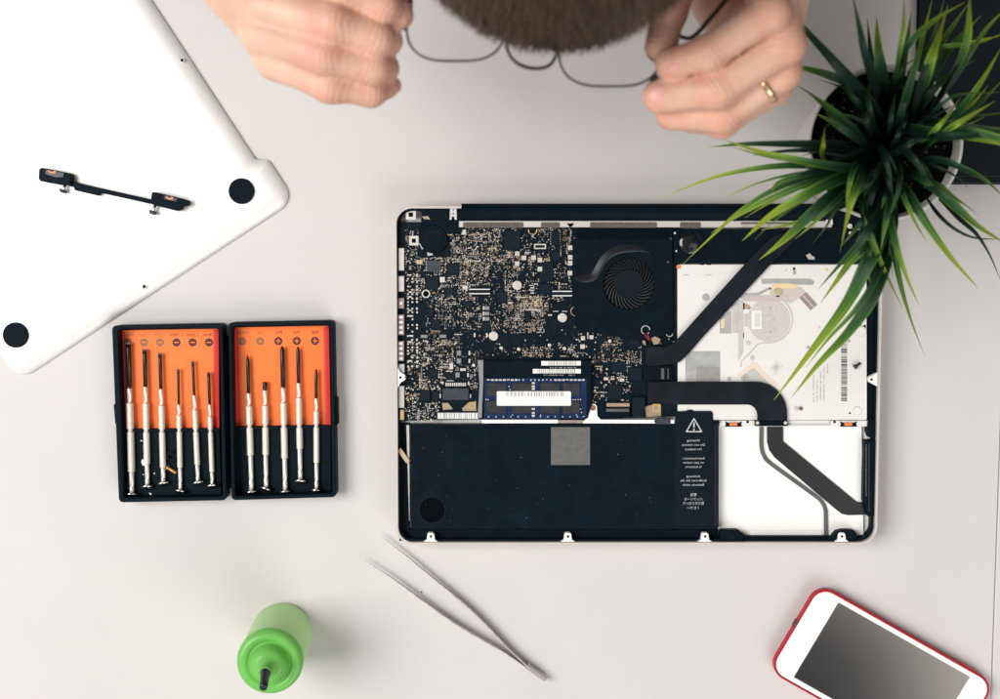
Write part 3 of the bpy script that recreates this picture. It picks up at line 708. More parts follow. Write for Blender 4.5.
for cx, cy, r, h, m_ in ((770.4, 308, 1.1, .3, M_g1), (770.2, 332, 1.2, .3, M_g1), (748.5, 343, 2.2, .3, M_g2), (706, 297.2, 3.7, .2, mat('dot_green_grey', (.36, .385, .37), .5)),
                         (752.5, 358, 2.4, .2, M_g3), (729.3, 379, 2, .3, M_g1), (796.5, 408.7, 2.2, .6, M_g2), (801, 408.6, 2, .6, M_brown), (857.5, 411, 4.6, .3, M_g2), (857.5, 411, 4.1, .38, M_drive), (861.2, 331.5, 5.4, .3, M_g2), (861.2, 331.5, 4.9, .36, M_drive), (808, 347.5, 1.5, .5, M_g1), (826.5, 270, 1.6, .5, M_peach), (786, 270.5, .9, .3, M_g2), (678.5, 266.8, 2, .9, M_rubber), (819.6, 327, 1, .3, M_g2), (849, 341, 1.6, .4, M_g1)):
    disc('rivet', cx, cy, r, h, m_, 20)
disc('motor_mark', 770, 320, 5.6, .22, M_g3); disc('motor_mark', 770, 320, 4.6, .26, mat('motor_grey', (.5, .45, .43)))
disc('brass_screw', 778.2, 291.6, 4, .9, mat('brass_pale', (.66, .58, .36), .35, metal=.5)); plate('cutout_slot', [(776, 295.6), (779.6, 295.6), (779.6, 296.8), (776, 296.8)], .6, M_dark)
for pts in (((743.3, 303), (744.8, 303), (744.8, 309.4), (743.3, 309.4)), ((743.2, 333), (744, 332.4), (744, 338.2), (743, 337.4)), ((748, 308.8), (750.6, 306.8), (751, 307.5), (748.4, 309.6)), ((793, 267.4), (795.4, 267.4), (795.4, 270), (793, 270)),
            ((848.3, 413.8), (851.4, 413.8), (850, 411.8)), ((700, 263.8), (704, 263.8), (704, 265), (700, 265)), ((707, 263.8), (711, 263.8), (711, 265), (707, 265)), ((856, 326), (860, 322.5), (862, 323.5), (860, 328)), ((862, 326), (866, 324.5), (866, 329.5), (863, 329))):
    plate('cutout_slot', pts, .15, M_dark)
plate('brass_clip', [(745.4, 303.6), (749.6, 305.4), (748.4, 309.4), (745.2, 308.6)], .4, M_gold); plate('clip', [(793, 270.3), (795.8, 270.3), (795.8, 274.4), (793, 274.4)], .5, M_g1)
for x in (683, 706): plate('stamped_dash', [(x, 274.4), (x+6, 274.4), (x+6, 275.4), (x, 275.4)], .08, M_g1)
sk = plate('sticker', [(685.3, 351.2), (720.3, 351.2), (720.3, 382), (685.3, 382)], .12, mat('sticker_silver', (.42, .42, .405), .42, metal=.25, var=.16, vscale=200), .3)
plate('sticker_patch', [(696, 367), (720, 367), (720, 382), (696, 382)], .2, mat('sticker_silver_dark', (.335, .33, .33), .42, metal=.3, var=.1, vscale=200))
mb = MB(); fr = lambda s: rounded(PL([(737.2, 374.5+s*1.5), (737.4+s*3, 374), (752.6, 362+s*2.2), (756+s, 364+s*2)]+[(774-s, 384), (772-s*4, 386), (744+s*3, 382-s)], ZD), .6)
plate('chip_frame', [(737.2, 375), (752, 361.8), (756, 363), (778, 385), (745, 384)], .14, mat('frame_peach', (.76, .62, .52), .45))
plate('chip_frame_window', [(743.5, 375.5), (753, 367.5), (756.5, 370.5), (771, 385), (748, 384)], .22, M_stkp)
plate('chip_patch', quad(744.6, 377.5, 5, 6.5, 40), .3, M_g1)
plate('chip_patch', quad(775.8, 368, 9.5, 12, 42), .14, mat('sheet_grey', (.66, .65, .63), .45)); plate('chip_mark', quad(775.8, 367.4, 5, 6, 42), .22, M_stkp)  # light grey rotated square with a paler mark
# fine print, barcode and groove at the right of the drive
mb = MB(); rs = random.Random(5); y = 338.0
while y < 400:
    h = rs.choice((.5, .8, 1.2, 1.9)); mb.pbox(841.2, y, 847.2, y+h, ZD, ZD+.06); y += h+rs.choice((.5, .8, 1.3))
mb.build('barcode', mat('barcode_ink', (.10, .095, .10), .6), drive)
mb = MB()
for cx, ya, yb in ((813.6, 375, 402), (817.2, 380, 401), (820.6, 372, 400), (824, 366, 402), (827.6, 364, 372)):
    y = ya
    while y < yb:
        h = rs.uniform(.5, 1.1); w = rs.uniform(.7, 1.5)
        if rs.random() < .85: mb.pbox(cx-w/2, y, cx+w/2, y+h, ZD, ZD+.05)
        y += h+rs.choice((.4, .5, .9))
mb.build('fine_print', M_inkg, drive)
mb = MB(); mb.ring(rounded(PL([(786.5, 420.2), (830, 420.2), (830, 425.4), (786.5, 425.4)], 16.4), .5), rounded(PL([(787.2, 420.9), (829.3, 420.9), (829.3, 424.7), (787.2, 424.7)], 16.4), .4), 15, 16.2); mb.build('frame_line', M_g2, drive)
c = P(857, 365.5, 18); mb = MB(); d = Vector((.8, .62, 0)); mb.lathe([(0, -2.4), (1.6, -2.3), (1.6, -.8), (.9, -.7), (.9, 2.6), (.5, 3)], (c.x, c.y, ZD+1.4), d, 14); mb.build('loose_screw', M_chipg, drive)
# bay bar below the drive with orange rubber mounts
m = MB(); m.pbox(719, 420.6, 868, 426.6, 9.2, 15.4, .3); bay = m.build('bay_bar', M_drive, laptop)
for cx in (733.6, 848.6):
    m = MB(); m.ppoly([(cx-8.6, 421.6), (cx-5, 422.8), (cx+5, 422.8), (cx+8.6, 421.6), (cx+7.5, 424.2), (cx+8.6, 426.8), (cx-8.6, 426.8), (cx-7.5, 424.2)], 15, 16.0, .2); mo = m.build('mount', M_black, bay)
    m = MB(); m.pbox(cx-4, 422.6, cx+4, 425.9, 15, 16.8, .4, 0, .6); m.build('mount_rubber', M_rubber, mo)
for cx in (747.6, 834.6):
    c = P(cx, 422, 15.5); m = MB(); m.cyl((c.x, c.y), .9, 15, 15.55, 14); m.build('screw_hole', M_dark, bay)
# palm rest floor of the empty drive bay
m = MB(); m.ppoly([(718, 424), (862, 424), (864, 535), (718, 541)], 9, 11.5, .4); bf = m.build('bay_floor', M_alu_in, laptop)
# trackpad flexure tray at the bottom
m = MB(); m.pbox(751, 530.2, 822.5, 538, 11.4, 12.1, .3, 0, 3); m.build('tray_lip', M_alu_in, bf)
m = MB(); m.pbox(738, 536.4, 836, 542.6, 9, 16.2, .4); m.build('front_bar', M_black, laptop)
for pts in ([(720.5, 530.2), (738, 530.2), (744, 534.6), (744.6, 537), (745, 543), (719.5, 543)], [(833, 536), (837, 531.5), (843, 530.2), (854, 530.5), (856.6, 533), (857.6, 541.5), (833, 543)]):
    m = MB(); m.ppoly(pts, 9, 17.6, .7, 0, .8); o = m.build('front_block', M_black, laptop)
    cx = sum(p[0] for p in pts)/len(pts)+(1 if cx < 0 else 0); c = P(732.5 if pts[0][0] < 800 else 849.3, 539.8 if pts[0][0] < 800 else 539, 17.6)
    m = MB(); m.annulus((c.x, c.y), 2.0, 1.1, 17.2, 17.9, 20); m.build('screw_ring', M_chip, o)
# right side strips
m = MB(); m.pbox(867.6, 262, 874.6, 424, 9, 14.5, .3); m.build('side_strip', M_black, laptop)
m = MB(); m.ppoly([(868, 422), (871, 418.5), (875.6, 419.5), (876, 436), (873.5, 438.6), (870, 438), (867.6, 432)], 9, 17.5, .8); m.build('side_block', M_black, laptop)
m = MB(); m.ppoly([(864.6, 441), (876, 440), (875.4, 516.5), (868, 516.5), (863.2, 500)], 9, 17.4, .5, 0, .5); dc = m.build('drive_connector', M_black, laptop)
m = MB()
for i in range(30): m.pbox(865.6, 444.5+i*1.75, 866.6, 445.2+i*1.75, 17.3, 17.55)
m.build('pin_row', M_smdg, dc)
m = MB(); m.pbox(868.6, 443, 869.4, 512, 17.2, 17.5); m.build('edge_line', M_chipg, dc)
# ---- ribbon cables
def strip(name, pts, z, w, m_, th=.5, par=None, n=8):
    path = smooth_path([P(x, y, zz) for (x, y), zz in zip(pts, z)], n)
    ww = None
    if isinstance(w, (list, tuple)):
        ww = list(np.interp(np.linspace(0, 1, len(path)), np.linspace(0, 1, len(w)), w))
    mb = MB(); mb.ribbon(path, [x*.672 for x in ww] if ww else w*.672, th); o = mb.build(name, m_, par or laptop); return o
m = MB(); ZC = 18.9
m.ppoly([(783, 233.5), (790, 233.5), (800, 236), (771, 264), (702, 338), (690, 352), (681, 361), (676, 363.6), (655, 366), (646, 366), (646, 347), (666, 347), (672, 344), (678.4, 338), (745, 264), (768, 240.5), (775, 235.5)], ZC-.7, ZC, .12, 0, 1.5)
m.build('ribbon_cable', M_cable, laptop)
arc = lambda cx, cy, rx, ry, a0, a1, n: [(cx+rx*math.cos(math.radians(a)), cy-ry*math.sin(math.radians(a))) for a in np.linspace(a0, a1, n)]
m = MB(); m.ppoly([(648, 382.4), (674, 381.7)]+arc(755, 413, 32.2, 31.4, 90, 0, 14)+[(787.4, 422), (757.4, 422)]+arc(747, 415.5, 10.4, 10.9, 0, 90, 10)+[(674, 404.6), (648, 402.5)], ZC-.6, ZC, .12); m.build('ribbon_cable', M_cable, laptop)
m = MB(); m.pbox(755.6, 420.8, 788, 426.2, 15, 19.4, .5); jc = m.build('cable_joint', M_black, laptop)
for cx in (757.6, 785.6):
    c = P(cx, 423, 19.6); m = MB(); m.cyl((c.x, c.y), 1.2, 19, 19.6, 14, .2); m.build('screw', M_tin, jc)
m = MB(); m.ppoly([(767, 426), (783.2, 426), (783.2, 441.5), (857, 502.2), (866, 502.2), (866, 514.8), (848, 515.3), (842, 514), (836.5, 510), (774.5, 457.5), (769.5, 450.5), (767.2, 442)], 12.0, 12.7, .1, 0, 1.5); m.build('ribbon_cable', mat('ribbon_sheen', (.020, .021, .026), .28, metal=.35, spec=.5, var=.3, vscale=40), laptop)
strip('flat_cable', [(761.6, 426), (761.6, 446), (764, 455.5), (770, 463), (796, 482), (816, 496.5), (822, 502), (825.4, 509), (826, 517), (826, 537)], [12.6]*10, 3.9, M_cableg, .8)
# ---- battery
ZT = 17.0
m = MB(); m.ppoly([(410, 424.4), (718.6, 424.4), (718.6, 529), (411, 529)], 9.1, ZT, .5, 0, 1.2, 2); bat = m.build('battery', M_blackg, laptop)
m = MB(); m.pbox(399.4, 423.4, 409.6, 541, 9, 12.6, .2); m.pbox(409, 529.5, 718, 541.6, 9, 13.2, .2); m.build('battery_tray', M_black, laptop)
m = MB(); m.ppoly([(406.2, 425), (409.3, 425), (409.6, 440), (409.8, 521), (409.1, 521), (407.6, 470)], 13, 15.8, .2); m.build('edge_highlight', M_alu_dim, bat)  # pale sliver paints the highlight along the battery's edge bevel
m = MB(); m.ppoly([(397.2, 450.6), (400.8, 448), (409.8, 460.6), (408.6, 464.2), (406, 463)], 16, 17.4, .2); m.build('pull_tab', M_peach if False else mat('tab_tan', (.50, .38, .25), .5), bat)
c = P(432, 510, ZT); m = MB(); m.annulus((c.x, c.y), 9.3, 8.75, ZT-.1, ZT+.14, 56); m.build('foot_mark', M_chip, bat)
m = MB(); m.cyl((c.x, c.y), 8.7, ZT-.1, ZT+.04, 48); m.build('foot_mark', M_dark, bat)
m = MB(); m.pbox(551, 427.2, 590, 465, ZT-.05, ZT+.12, .04); m.build('tape_square', M_stk, bat)
m = MB(); rs = random.Random(9)
for y, xa, xb in ((451, 455, 610), (463, 452, 600), (467, 452, 612), (478, 452, 596), (481.5, 450, 612), (486, 452, 604), (490, 452, 590), (498, 500, 600), (511, 462, 612)):
    x = xa
    while x < xb:
        w = rs.uniform(.8, 2.6); m.pbox(x, y, x+w, y+1.0, ZT-.05, ZT+.03); x += w+rs.choice((.5, .6, 1.3))
m.build('fine_print', mat('print_faint', (.0008, .003, .006), .45, spec=.1), bat)
m = MB()
for k in range(46):
    x, y = rs.uniform(415, 715), rs.uniform(427, 527); s_ = rs.choice((.25, .3, .35, .5)); m.pbox(x, y, x+s_*rs.uniform(.7, 2), y+s_, ZT-.05, ZT+.06)
m.build('dust_speck', M_smdg, bat)
# warning label
m = MB(); m.ppoly([(675.4, 412.6), (677, 411.3), (686, 411), (688, 409.8), (692, 409.8), (694, 411), (711, 411), (713, 413), (713.4, 526), (674.6, 526)], ZT-.05, ZT+.35, .1, 0, .4); wl = m.build('warning_label', mat('label_black', (.005, .010, .0155), .5, spec=.07, var=.15, vscale=200), bat)
m = MB(); m.pbox(713.6, 422, 718.8, 526, ZT-.05, ZT+.3, .1); m.build('label_edge', mat('label_edge', (.010, .013, .017), .4, spec=.15), bat)
m = MB(); m.ppoly([(713, 421), (719, 420.4), (720, 422.4), (718, 424), (713, 424.4)], ZT, ZT+.8, .2); m.build('label_hook', M_black, bat)
zl = ZT+.37
def inkpos(x, y): c = P(x, y, zl); return (c.x, c.y)
m = MB(); tri = lambda s: rounded(PL([(694, 418-s*1.15), (702.2+s, 432+s*.58), (685.8-s, 432+s*.58)], zl), .5, 3)
m.ring(tri(.5), tri(-1.5), zl-.1, zl); m.pbox(693.3, 422.2, 694.8, 427.6, zl-.1, zl, .02); m.pbox(693.3, 428.8, 694.8, 430.3, zl-.1, zl); m.build('warning_triangle', M_labelink, wl)
lines = [('Warning', 440.6, 13, 1.55), ('Do not remove', 444.9, 23, 1.5), ('the battery', 449.3, 17, 1.5), ('Avertissement :', 458.4, 23, 1.5), ('ne pas retirer', 462.6, 21, 1.5), ('la batterie', 466.9, 16, 1.5),
         ('Achtung', 476.4, 14, 1.55), ('Entfernen Sie die', 480.6, 26, 1.5), ('Batterie nicht', 484.9, 21, 1.5), ('警告', 495, 6.4, 1.7), ('バッテリーを', 499.4, 18.5, 1.6), ('取り外さないで', 503.6, 21, 1.7), ('ください', 508, 12, 1.6)]
for s_, y, w, h in lines:
    text_mesh('label_text', s_, h, inkpos(693.4, y), wl, M_labelink, True, 0, zl, width=w*.672)
# ================================================================ bottom cover with its bracket
cov_c = Vector((294.7, 199.8)); du = Vector((-.836, .548)); dv = Vector((-.548, -.836))   # photo px
def build_cover():
    c0 = P(cov_c.x, cov_c.y, 3); a = P(*(cov_c+du*100), 3); b = P(*(cov_c+dv*100), 3)
    u = (a-c0).normalized(); v = Vector((-u.y, u.x, 0)); v = v if v.dot(b-c0) > 0 else -v
    th = thing('bottom_cover', (c0+u*113+v*160)[:2]+(0,), 'silver laptop bottom cover lying detached with round black feet, at the upper left', 'laptop cover')
    def W(s, t, z=0): q = c0+u*s+v*t; return (q.x, q.y)
    W_, L_ = 227, 325
    nd, n0, n1 = 7.2, 37, L_-37
    # u = across (0 at the hinge side corner), v = along the hinge side; the hinge side is recessed between its corners
    # edge running from the corner along v is the hinge side
    raw = [W(0, 0), W(W_, 0), W(W_, L_), W(0, L_), W(0, n1+6), W(nd, n1), W(nd, n0), W(0, n0-5)]
    raw = ccw(raw); sg = [[12, 12, 12, 12, 3, 4, 4, 3][[tuple(q) for q in [W(0, 0), W(W_, 0), W(W_, L_), W(0, L_), W(0, n1+6), W(nd, n1), W(nd, n0), W(0, n0-5)]].index(tuple(p))] for p in raw]
    cvx = [True if r in (12, 3) else False for r in sg]
    m = MB()
    # curved sheet edge: wide soft roll-off to the table, drawn as stacked insets
    rings = []
    prof = [(0, .2), (.05, 1.2), (.4, 2.2), (1.2, 3.2), (2.4, 4.1), (4.0, 4.95), (6.0, 5.6), (8.2, 6.05), (10.4, 6.32), (12.6, 6.4)]
    for d, z in prof:
        rr = [max(.6, r-d) if c else r+d for r, c in zip(sg, cvx)]
        rings.append([(x, y, z) for x, y in rounded(offset(raw, -d), rr, 8)])
    n = len(rings[0])
    V = [q for r in rings for q in r]; F_ = []
    for k in range(len(rings)-1):
        for i in range(n): F_.append((k*n+i, k*n+(i+1) % n, (k+1)*n+(i+1) % n, (k+1)*n+i))
    m.add(V, F_, 0, True); o_ = (len(rings)-1)*n
    m.f.append(tuple(o_+i for i in range(n))); m.mi.append(0); m.sm.append(True)
    m.f.append(tuple(reversed(range(n)))); m.mi.append(0); m.sm.append(False)
    sh = m.build('cover_sheet', mat('cover_aluminium', (.80, .785, .765), .42, metal=.2, bump=.03, bscale=3000, var=.01, vscale=20), th)
    M_foot = mat('foot_rubber', (.004, .009, .014), .7, spec=.06)
    for px, py in ((241.8, 191.2), (16.2, 335)):
        c = P(px, py, 6); m = MB(); m.cyl((c.x, c.y), 8.6, 6.2, 8.0, 48, .5, seg=3); m.build('rubber_foot', M_foot, th)
    for px, py in ((182, 60), (260, 181), (144.2, 286.6)):
        zt_ = 5.5 if px > 250 else 6.4; c = P(px, py, zt_); m = MB(); m.annulus((c.x, c.y), 1.5, 1.1, 3, zt_+.06, 20); h = m.build('screw_hole_rim', M_alu_dim, th)
        m = MB(); m.cyl((c.x, c.y), 1.12, 3, zt_+.04, 16); m.build('screw_hole', M_dark, h)
    # faint regulatory print: pale hair lines of unreadable type
    m = MB(); rs = random.Random(2)
    for k, (px, py, ln) in enumerate(((118, 2, 60), (122, 3, 72), (104, 6, 22), (108, 24, 20))):
        q = P(px, py, 6.42); d = -v; t = 0
        while t < ln*.66:
            w = rs.uniform(.6, 1.8); a_ = q+d*t; b_ = q+d*(t+w); nn = u*.28
            m.prism([(a_.x-nn.x, a_.y-nn.y), (b_.x-nn.x, b_.y-nn.y), (b_.x+nn.x, b_.y+nn.y), (a_.x+nn.x, a_.y+nn.y)], 6.3, 6.43); t += w+rs.choice((.5, .7, 1.1))
    m.build('fine_print', mat('print_ghost', (.80, .80, .79), .5), th)
    # ---- bracket lying on the cover
    zb = 6.45
    br = thing('drive_bracket', tuple(P(113, 190, 0))[:2]+(zb,), 'thin black drive bracket with two blocks and hanging screws lying on the silver cover', 'bracket')
    S = 5.882
    def Z(pts): return [(30+x/S, 155+y/S) for x, y in pts]
    m = MB(); m.ppoly(Z([(52, 80), (70, 74), (240, 108), (243, 128), (238, 166), (226, 180), (200, 172), (170, 174), (60, 154), (48, 138)]), zb, zb+7, .8, 0, .8, 2); m.build('end_block', M_black, br)
    m = MB(); m.ppoly(Z([(716, 218), (735, 218), (900, 258), (928, 268), (934, 282), (925, 298), (898, 300), (884, 322), (862, 328), (740, 298), (706, 285)]), zb, zb+7, .8, 0, .8, 2); m.build('end_block', M_black, br)
    m = MB(); m.ppoly(Z([(228, 150), (420, 196), (716, 262), (710, 288), (640, 272), (412, 222), (408, 236), (395, 238), (262, 207), (258, 190), (226, 180)]), zb, zb+4.2, .4, 0, .4); m.build('bar', M_black, br)
    for pts in ([(100, 92), (110, 86), (120, 96), (134, 98), (142, 90), (152, 95), (146, 110), (120, 108)], [(796, 246), (805, 238), (812, 250), (826, 252), (832, 244), (846, 250), (838, 264), (812, 262)]):
        m = MB(); m.ppoly(Z(pts), zb+6.5, zb+7.6, .2, 0, .3); m.build('rubber_mount', mat('pink_rubber', (.62, .25, .14), .5), br)
    for pts in ([(92, 84), (200, 104), (196, 130), (150, 132), (88, 112)], [(790, 236), (868, 256), (860, 274), (786, 258)]):
        m = MB(); m.ppoly(Z(pts), zb+6.4, zb+7.25, .2, 0, .3); m.build('mount_pocket', M_chipg, br)
    for (ax, ay), (bx, by) in (((207, 176), (194, 214)), ((736, 296), (722, 340))):
        a = P(30+ax/S, 155+ay/S, zb+3.2); b = P(30+bx/S, 155+by/S, zb+3.2); d = (b-a); L = d.length; d.normalize(); m = MB()
        m.lathe([(1.05, -2), (1.05, L*.72), (1.0, L*.8)], a, d, 14); sc = m.build('screw', M_steel, br)
        m = MB(); m.lathe([(1.2, L*.72), (2.5, L*.74), (2.5, L*1.05), (1.8, L*1.2)], a, d, 18); m.build('screw_head', M_chipg, sc)
build_cover()
# ================================================================ screwdriver case
M_case = mat('case_plastic', (.0035, .009, .0135), .5, spec=.05, bump=.1, bscale=500, var=.2, vscale=150)
M_card = mat('card_orange', (.97, .19, .036), .45, spec=.25, var=.02, vscale=120)
M_cardink = mat('card_ink', (.05, .008, .004), .6); M_cardink2 = mat('card_ink_worn', (.27, .12, .045), .6)
M_chrome = mat('chrome_warm', (.82, .77, .71), .34, metal=.6)
M_knurl = mat('knurled_handle', (.74, .67, .58), .42, metal=.5, bump=.5, bscale=2600, var=.08, vscale=500)
M_shaft = mat('shaft_black', (.016, .016, .018), .32, spec=.5, metal=.3)
ctr = P(224, 412, 0)
kit = thing('screwdriver_case', (ctr.x, ctr.y, 0), 'open black hinged plastic case with orange inlay cards holding small screwdrivers', 'tool case')
CF, CT = 2.0, 13.0    # inner floor, wall top
def build_half(outer, inner, card, cy_split):
    o = rounded(PL(outer, CT), 3.0, 5); i = rounded(PL(inner, CT), 1.6, 5)
    m = MB(); m.ring(o, i, .2, CT, bev=.5); m.prism(offset(ccw(i), .6), .3, CF); h = m.build('case_half', M_case, kit)
    # stepped rest that the handles clip into
    (xa, ya), (xb, yb) = cy_split
    m = MB(); m.ppoly([(xa, ya), (xb, yb), (inner[2][0]-1, inner[2][1]-1), (inner[3][0]+1, inner[3][1]-1)], CF-.5, 4.2, .3); m.build('floor_step', M_case, h)
    m = MB(); m.ppoly([(xa, ya-1.2), (xb, yb-1.2), (xb, yb+1.6), (xa, ya+1.6)], CF-.5, 6.8, .4); m.build('rest_ridge', M_case, h)
    m = MB(); m.ppoly(card, CF-.2, CF+.5, .1, 0, 1.2); 
    cd = m.build('inlay_card', M_card, h)
    # side strips curl up, shade along the card edges put into their deeper red
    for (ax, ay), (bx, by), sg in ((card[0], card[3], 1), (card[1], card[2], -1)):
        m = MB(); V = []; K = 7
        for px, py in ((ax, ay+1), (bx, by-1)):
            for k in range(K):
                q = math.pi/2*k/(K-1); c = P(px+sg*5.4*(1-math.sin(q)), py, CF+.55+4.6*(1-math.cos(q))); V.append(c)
        m.add(V, [(k, k+1, K+k+1, K+k) for k in range(K-1)], 0, True); m.build('card_edge', mat('card_red_shade', (.55, .035, .03), .45, spec=.2), cd)
    return h, cd
hL, cardL = build_half([(111.8, 325.6), (222.6, 323.6), (226.6, 500.4), (118.8, 502.6)], [(118.0, 329.2), (219.2, 328.2), (222.6, 496.6), (123.6, 498)], [(119.4, 330.2), (218.6, 328.6), (219.2, 430), (122.8, 431.2)], ((122.4, 430.6), (219.4, 429.6)))
hR, cardR = build_half([(228.0, 322.6), (333.4, 320.6), (336.4, 497.2), (231.4, 500.4)], [(231.8, 326.4), (329.4, 324.8), (332.4, 493.4), (235.0, 496.4)], [(233.0, 327.4), (328.8, 325.6), (330.6, 426.4), (235.2, 428)], ((234.0, 428.2), (330.6, 426.6)))
for pts in ([(113.4, 404.5), (118.6, 402.8), (119.6, 425), (115, 424)], [(334, 396.6), (337.4, 398), (338, 424.6), (334.6, 426)]):
    m = MB(); m.ppoly(pts, 3, 11, .6, 0, .8); m.build('latch_tab', M_case, kit)
m = MB()
for ya, yb in ((336, 372), (376, 446), (450, 488)): m.tube([P(225.6+(ya-336)*.02, ya, 5.5), P(225.6+(yb-336)*.02, yb, 5.5)], 2.0, 12)
m.build('hinge', M_case, kit)
def card_text(card, items, y_txt, y_sym, slope):
    zc = CF+.5
    for k, (x, s_, sym, worn) in enumerate(items):
        yo = slope*(x-items[0][0]); c = P(x, y_sym+yo, zc); ink = M_cardink2 if worn else M_cardink
        m = MB(); R = 4.15*.675
        m.cyl((c.x, c.y), R, zc-.1, zc+.05, 28); mk = m.build('symbol', ink, card)
        m = MB(); w, t = R*.56, R*.13
        if sym in '-+': m.box(c.x-w, c.y-t, c.x+w, c.y+t, zc, zc+.09)
        if sym == '+': m.box(c.x-t, c.y-w, c.x+t, c.y+w, zc, zc+.095)
        if sym == 'o': m.cyl((c.x, c.y), R*.28, zc, zc+.09, 12)
        if sym == 'y':
            for q in (90, 210, 330):
                a = math.radians(q); m.tube([(c.x, c.y, zc+.02), (c.x+w*math.cos(a), c.y+w*math.sin(a), zc+.02)], .12, 5)
        m.build('symbol_mark', M_card, mk)
        p = P(x, y_txt+yo, zc); text_mesh('size_text', s_, 2.4 if len(s_) < 7 else 2.1, (p.x, p.y), card, ink, True, 0, zc+.06, width=(8.6 if len(s_) > 4 else 4.6)*.95 if len(s_) < 7 else 9.4)
card_text(cardL, [(127.8, '3.0mm', '-', 1), (144, '2.4mm', '-', 1), (160, '2.1mm', '-', 1), (176.4, '1.7mm', '-', .0), (192.6, '1.2mm', '-', 0), (209, '0.8mm', '-', 0)], 334.6, 342.4, 0)
card_text(cardR, [(242, 'TRIWING', 'y', 1), (260.2, 'T6X0', 'o', 1), (278.4, 'PH1', '+', 0), (296.8, 'PH0', '+', 0), (315, 'PH00', '+', 0)], 333, 341.3, -.006)
# ---- screwdrivers: blade, ferrule, knurled handle, neck, swivel cap
def screwdriver(tip, sh_end, fer_end, h_end, cap, w, sw, label, tip_kind, notch, tilt=0.0):
    """tip/cap = photo px, the y values of the steps; w = handle width px, sw = shaft width px"""
    zt, zc = 5.4, 6.6
    A = P(tip[0], tip[1], zt); B = P(cap[0], cap[1], zc); d = (B-A); L = d.length; d.normalize()
    th = thing('screwdriver', tuple(A+d*L*.6)[:2]+(zc,), label, 'screwdriver', 'precision screwdrivers in the open case')
    T = lambda y: L*(y-tip[1])/(cap[1]-tip[1])
    r = w*.672/2; rs_ = sw*.672/2
    m = MB(); e = T(sh_end)
    if tip_kind == '-':   # flattened blade: lathe shaft plus a flared wedge
        m.lathe([(rs_*.9, 2.2), (rs_, 4), (rs_, e+1)], A, d, 14)
        s_ = Vector((-d.y, d.x, 0)); u_ = d.cross(s_); V = []
        for t, ww, hh in ((0, rs_*1.02, .16), (1.2, rs_*1.05, .3), (3.2, rs_*.9, rs_*.9)):
            for a, b in ((-1, -1), (1, -1), (1, 1), (-1, 1)): V.append(A+d*t+s_*ww*a+u_*hh*b)
        m.add(V, [(0, 1, 2, 3), (11, 10, 9, 8)]+[(k*4+i, k*4+(i+1) % 4, k*4+4+(i+1) % 4, k*4+4+i) for k in range(2) for i in range(4)])
    elif tip_kind == '+': m.lathe([(.12, 0), (rs_*.45, .5), (rs_*.75, 1.6), (rs_*.8, 2.2), (rs_, 3.0), (rs_, e+1)], A, d, 16)
    elif tip_kind == 'p': m.lathe([(.1, 0), (rs_*.5, 2.0), (rs_*.95, 4.0), (rs_, 5), (rs_, e+1)], A, d, 14)
    else: m.lathe([(rs_*.8, 0), (rs_, .5), (rs_, e+1)], A, d, 14)
    m.build('blade', M_shaft, th)
    f = T(fer_end); h = T(h_end); nn = T(notch)
    m = MB(); m.lathe([(rs_*1.05, e), (r*.62, e+.2), (r*.68, e+1), (r*.68, f-1.2), (r*.56, f-1), (r*.56, f-.5), (r*.68, f)], A, d, 18); m.build('ferrule', M_chrome, th)
    m = MB(); m.lathe([(r*.7, f), (r, f+.6), (r, nn-1.1), (r*.72, nn-.7), (r*.72, nn+.7), (r, nn+1.1), (r, h-.5), (r*.75, h)], A, d, 14, 0, False); m.build('handle', M_knurl, th)
    c0_ = L-1.6
    m = MB(); m.lathe([(r*.68, h), (r*.72, h+.4), (r*.72, h+(c0_-h)*.6), (r*.58, h+(c0_-h)*.64), (r*.72, h+(c0_-h)*.7), (r*.72, c0_-.8), (r*.4, c0_)], A, d, 18); m.build('neck', M_chrome, th)
    ax = (d+Vector((tilt, 0, .45))).normalized(); q = A+d*c0_; R = max(4.1, r*1.75)
    m = MB(); m.lathe([(r*.4, -.4), (R*.8, 0), (R, .5), (R, 1.1), (R*.8, 1.7), (R*.3, 1.9)], q, ax, 24); m.build('swivel_cap', M_steel, th)
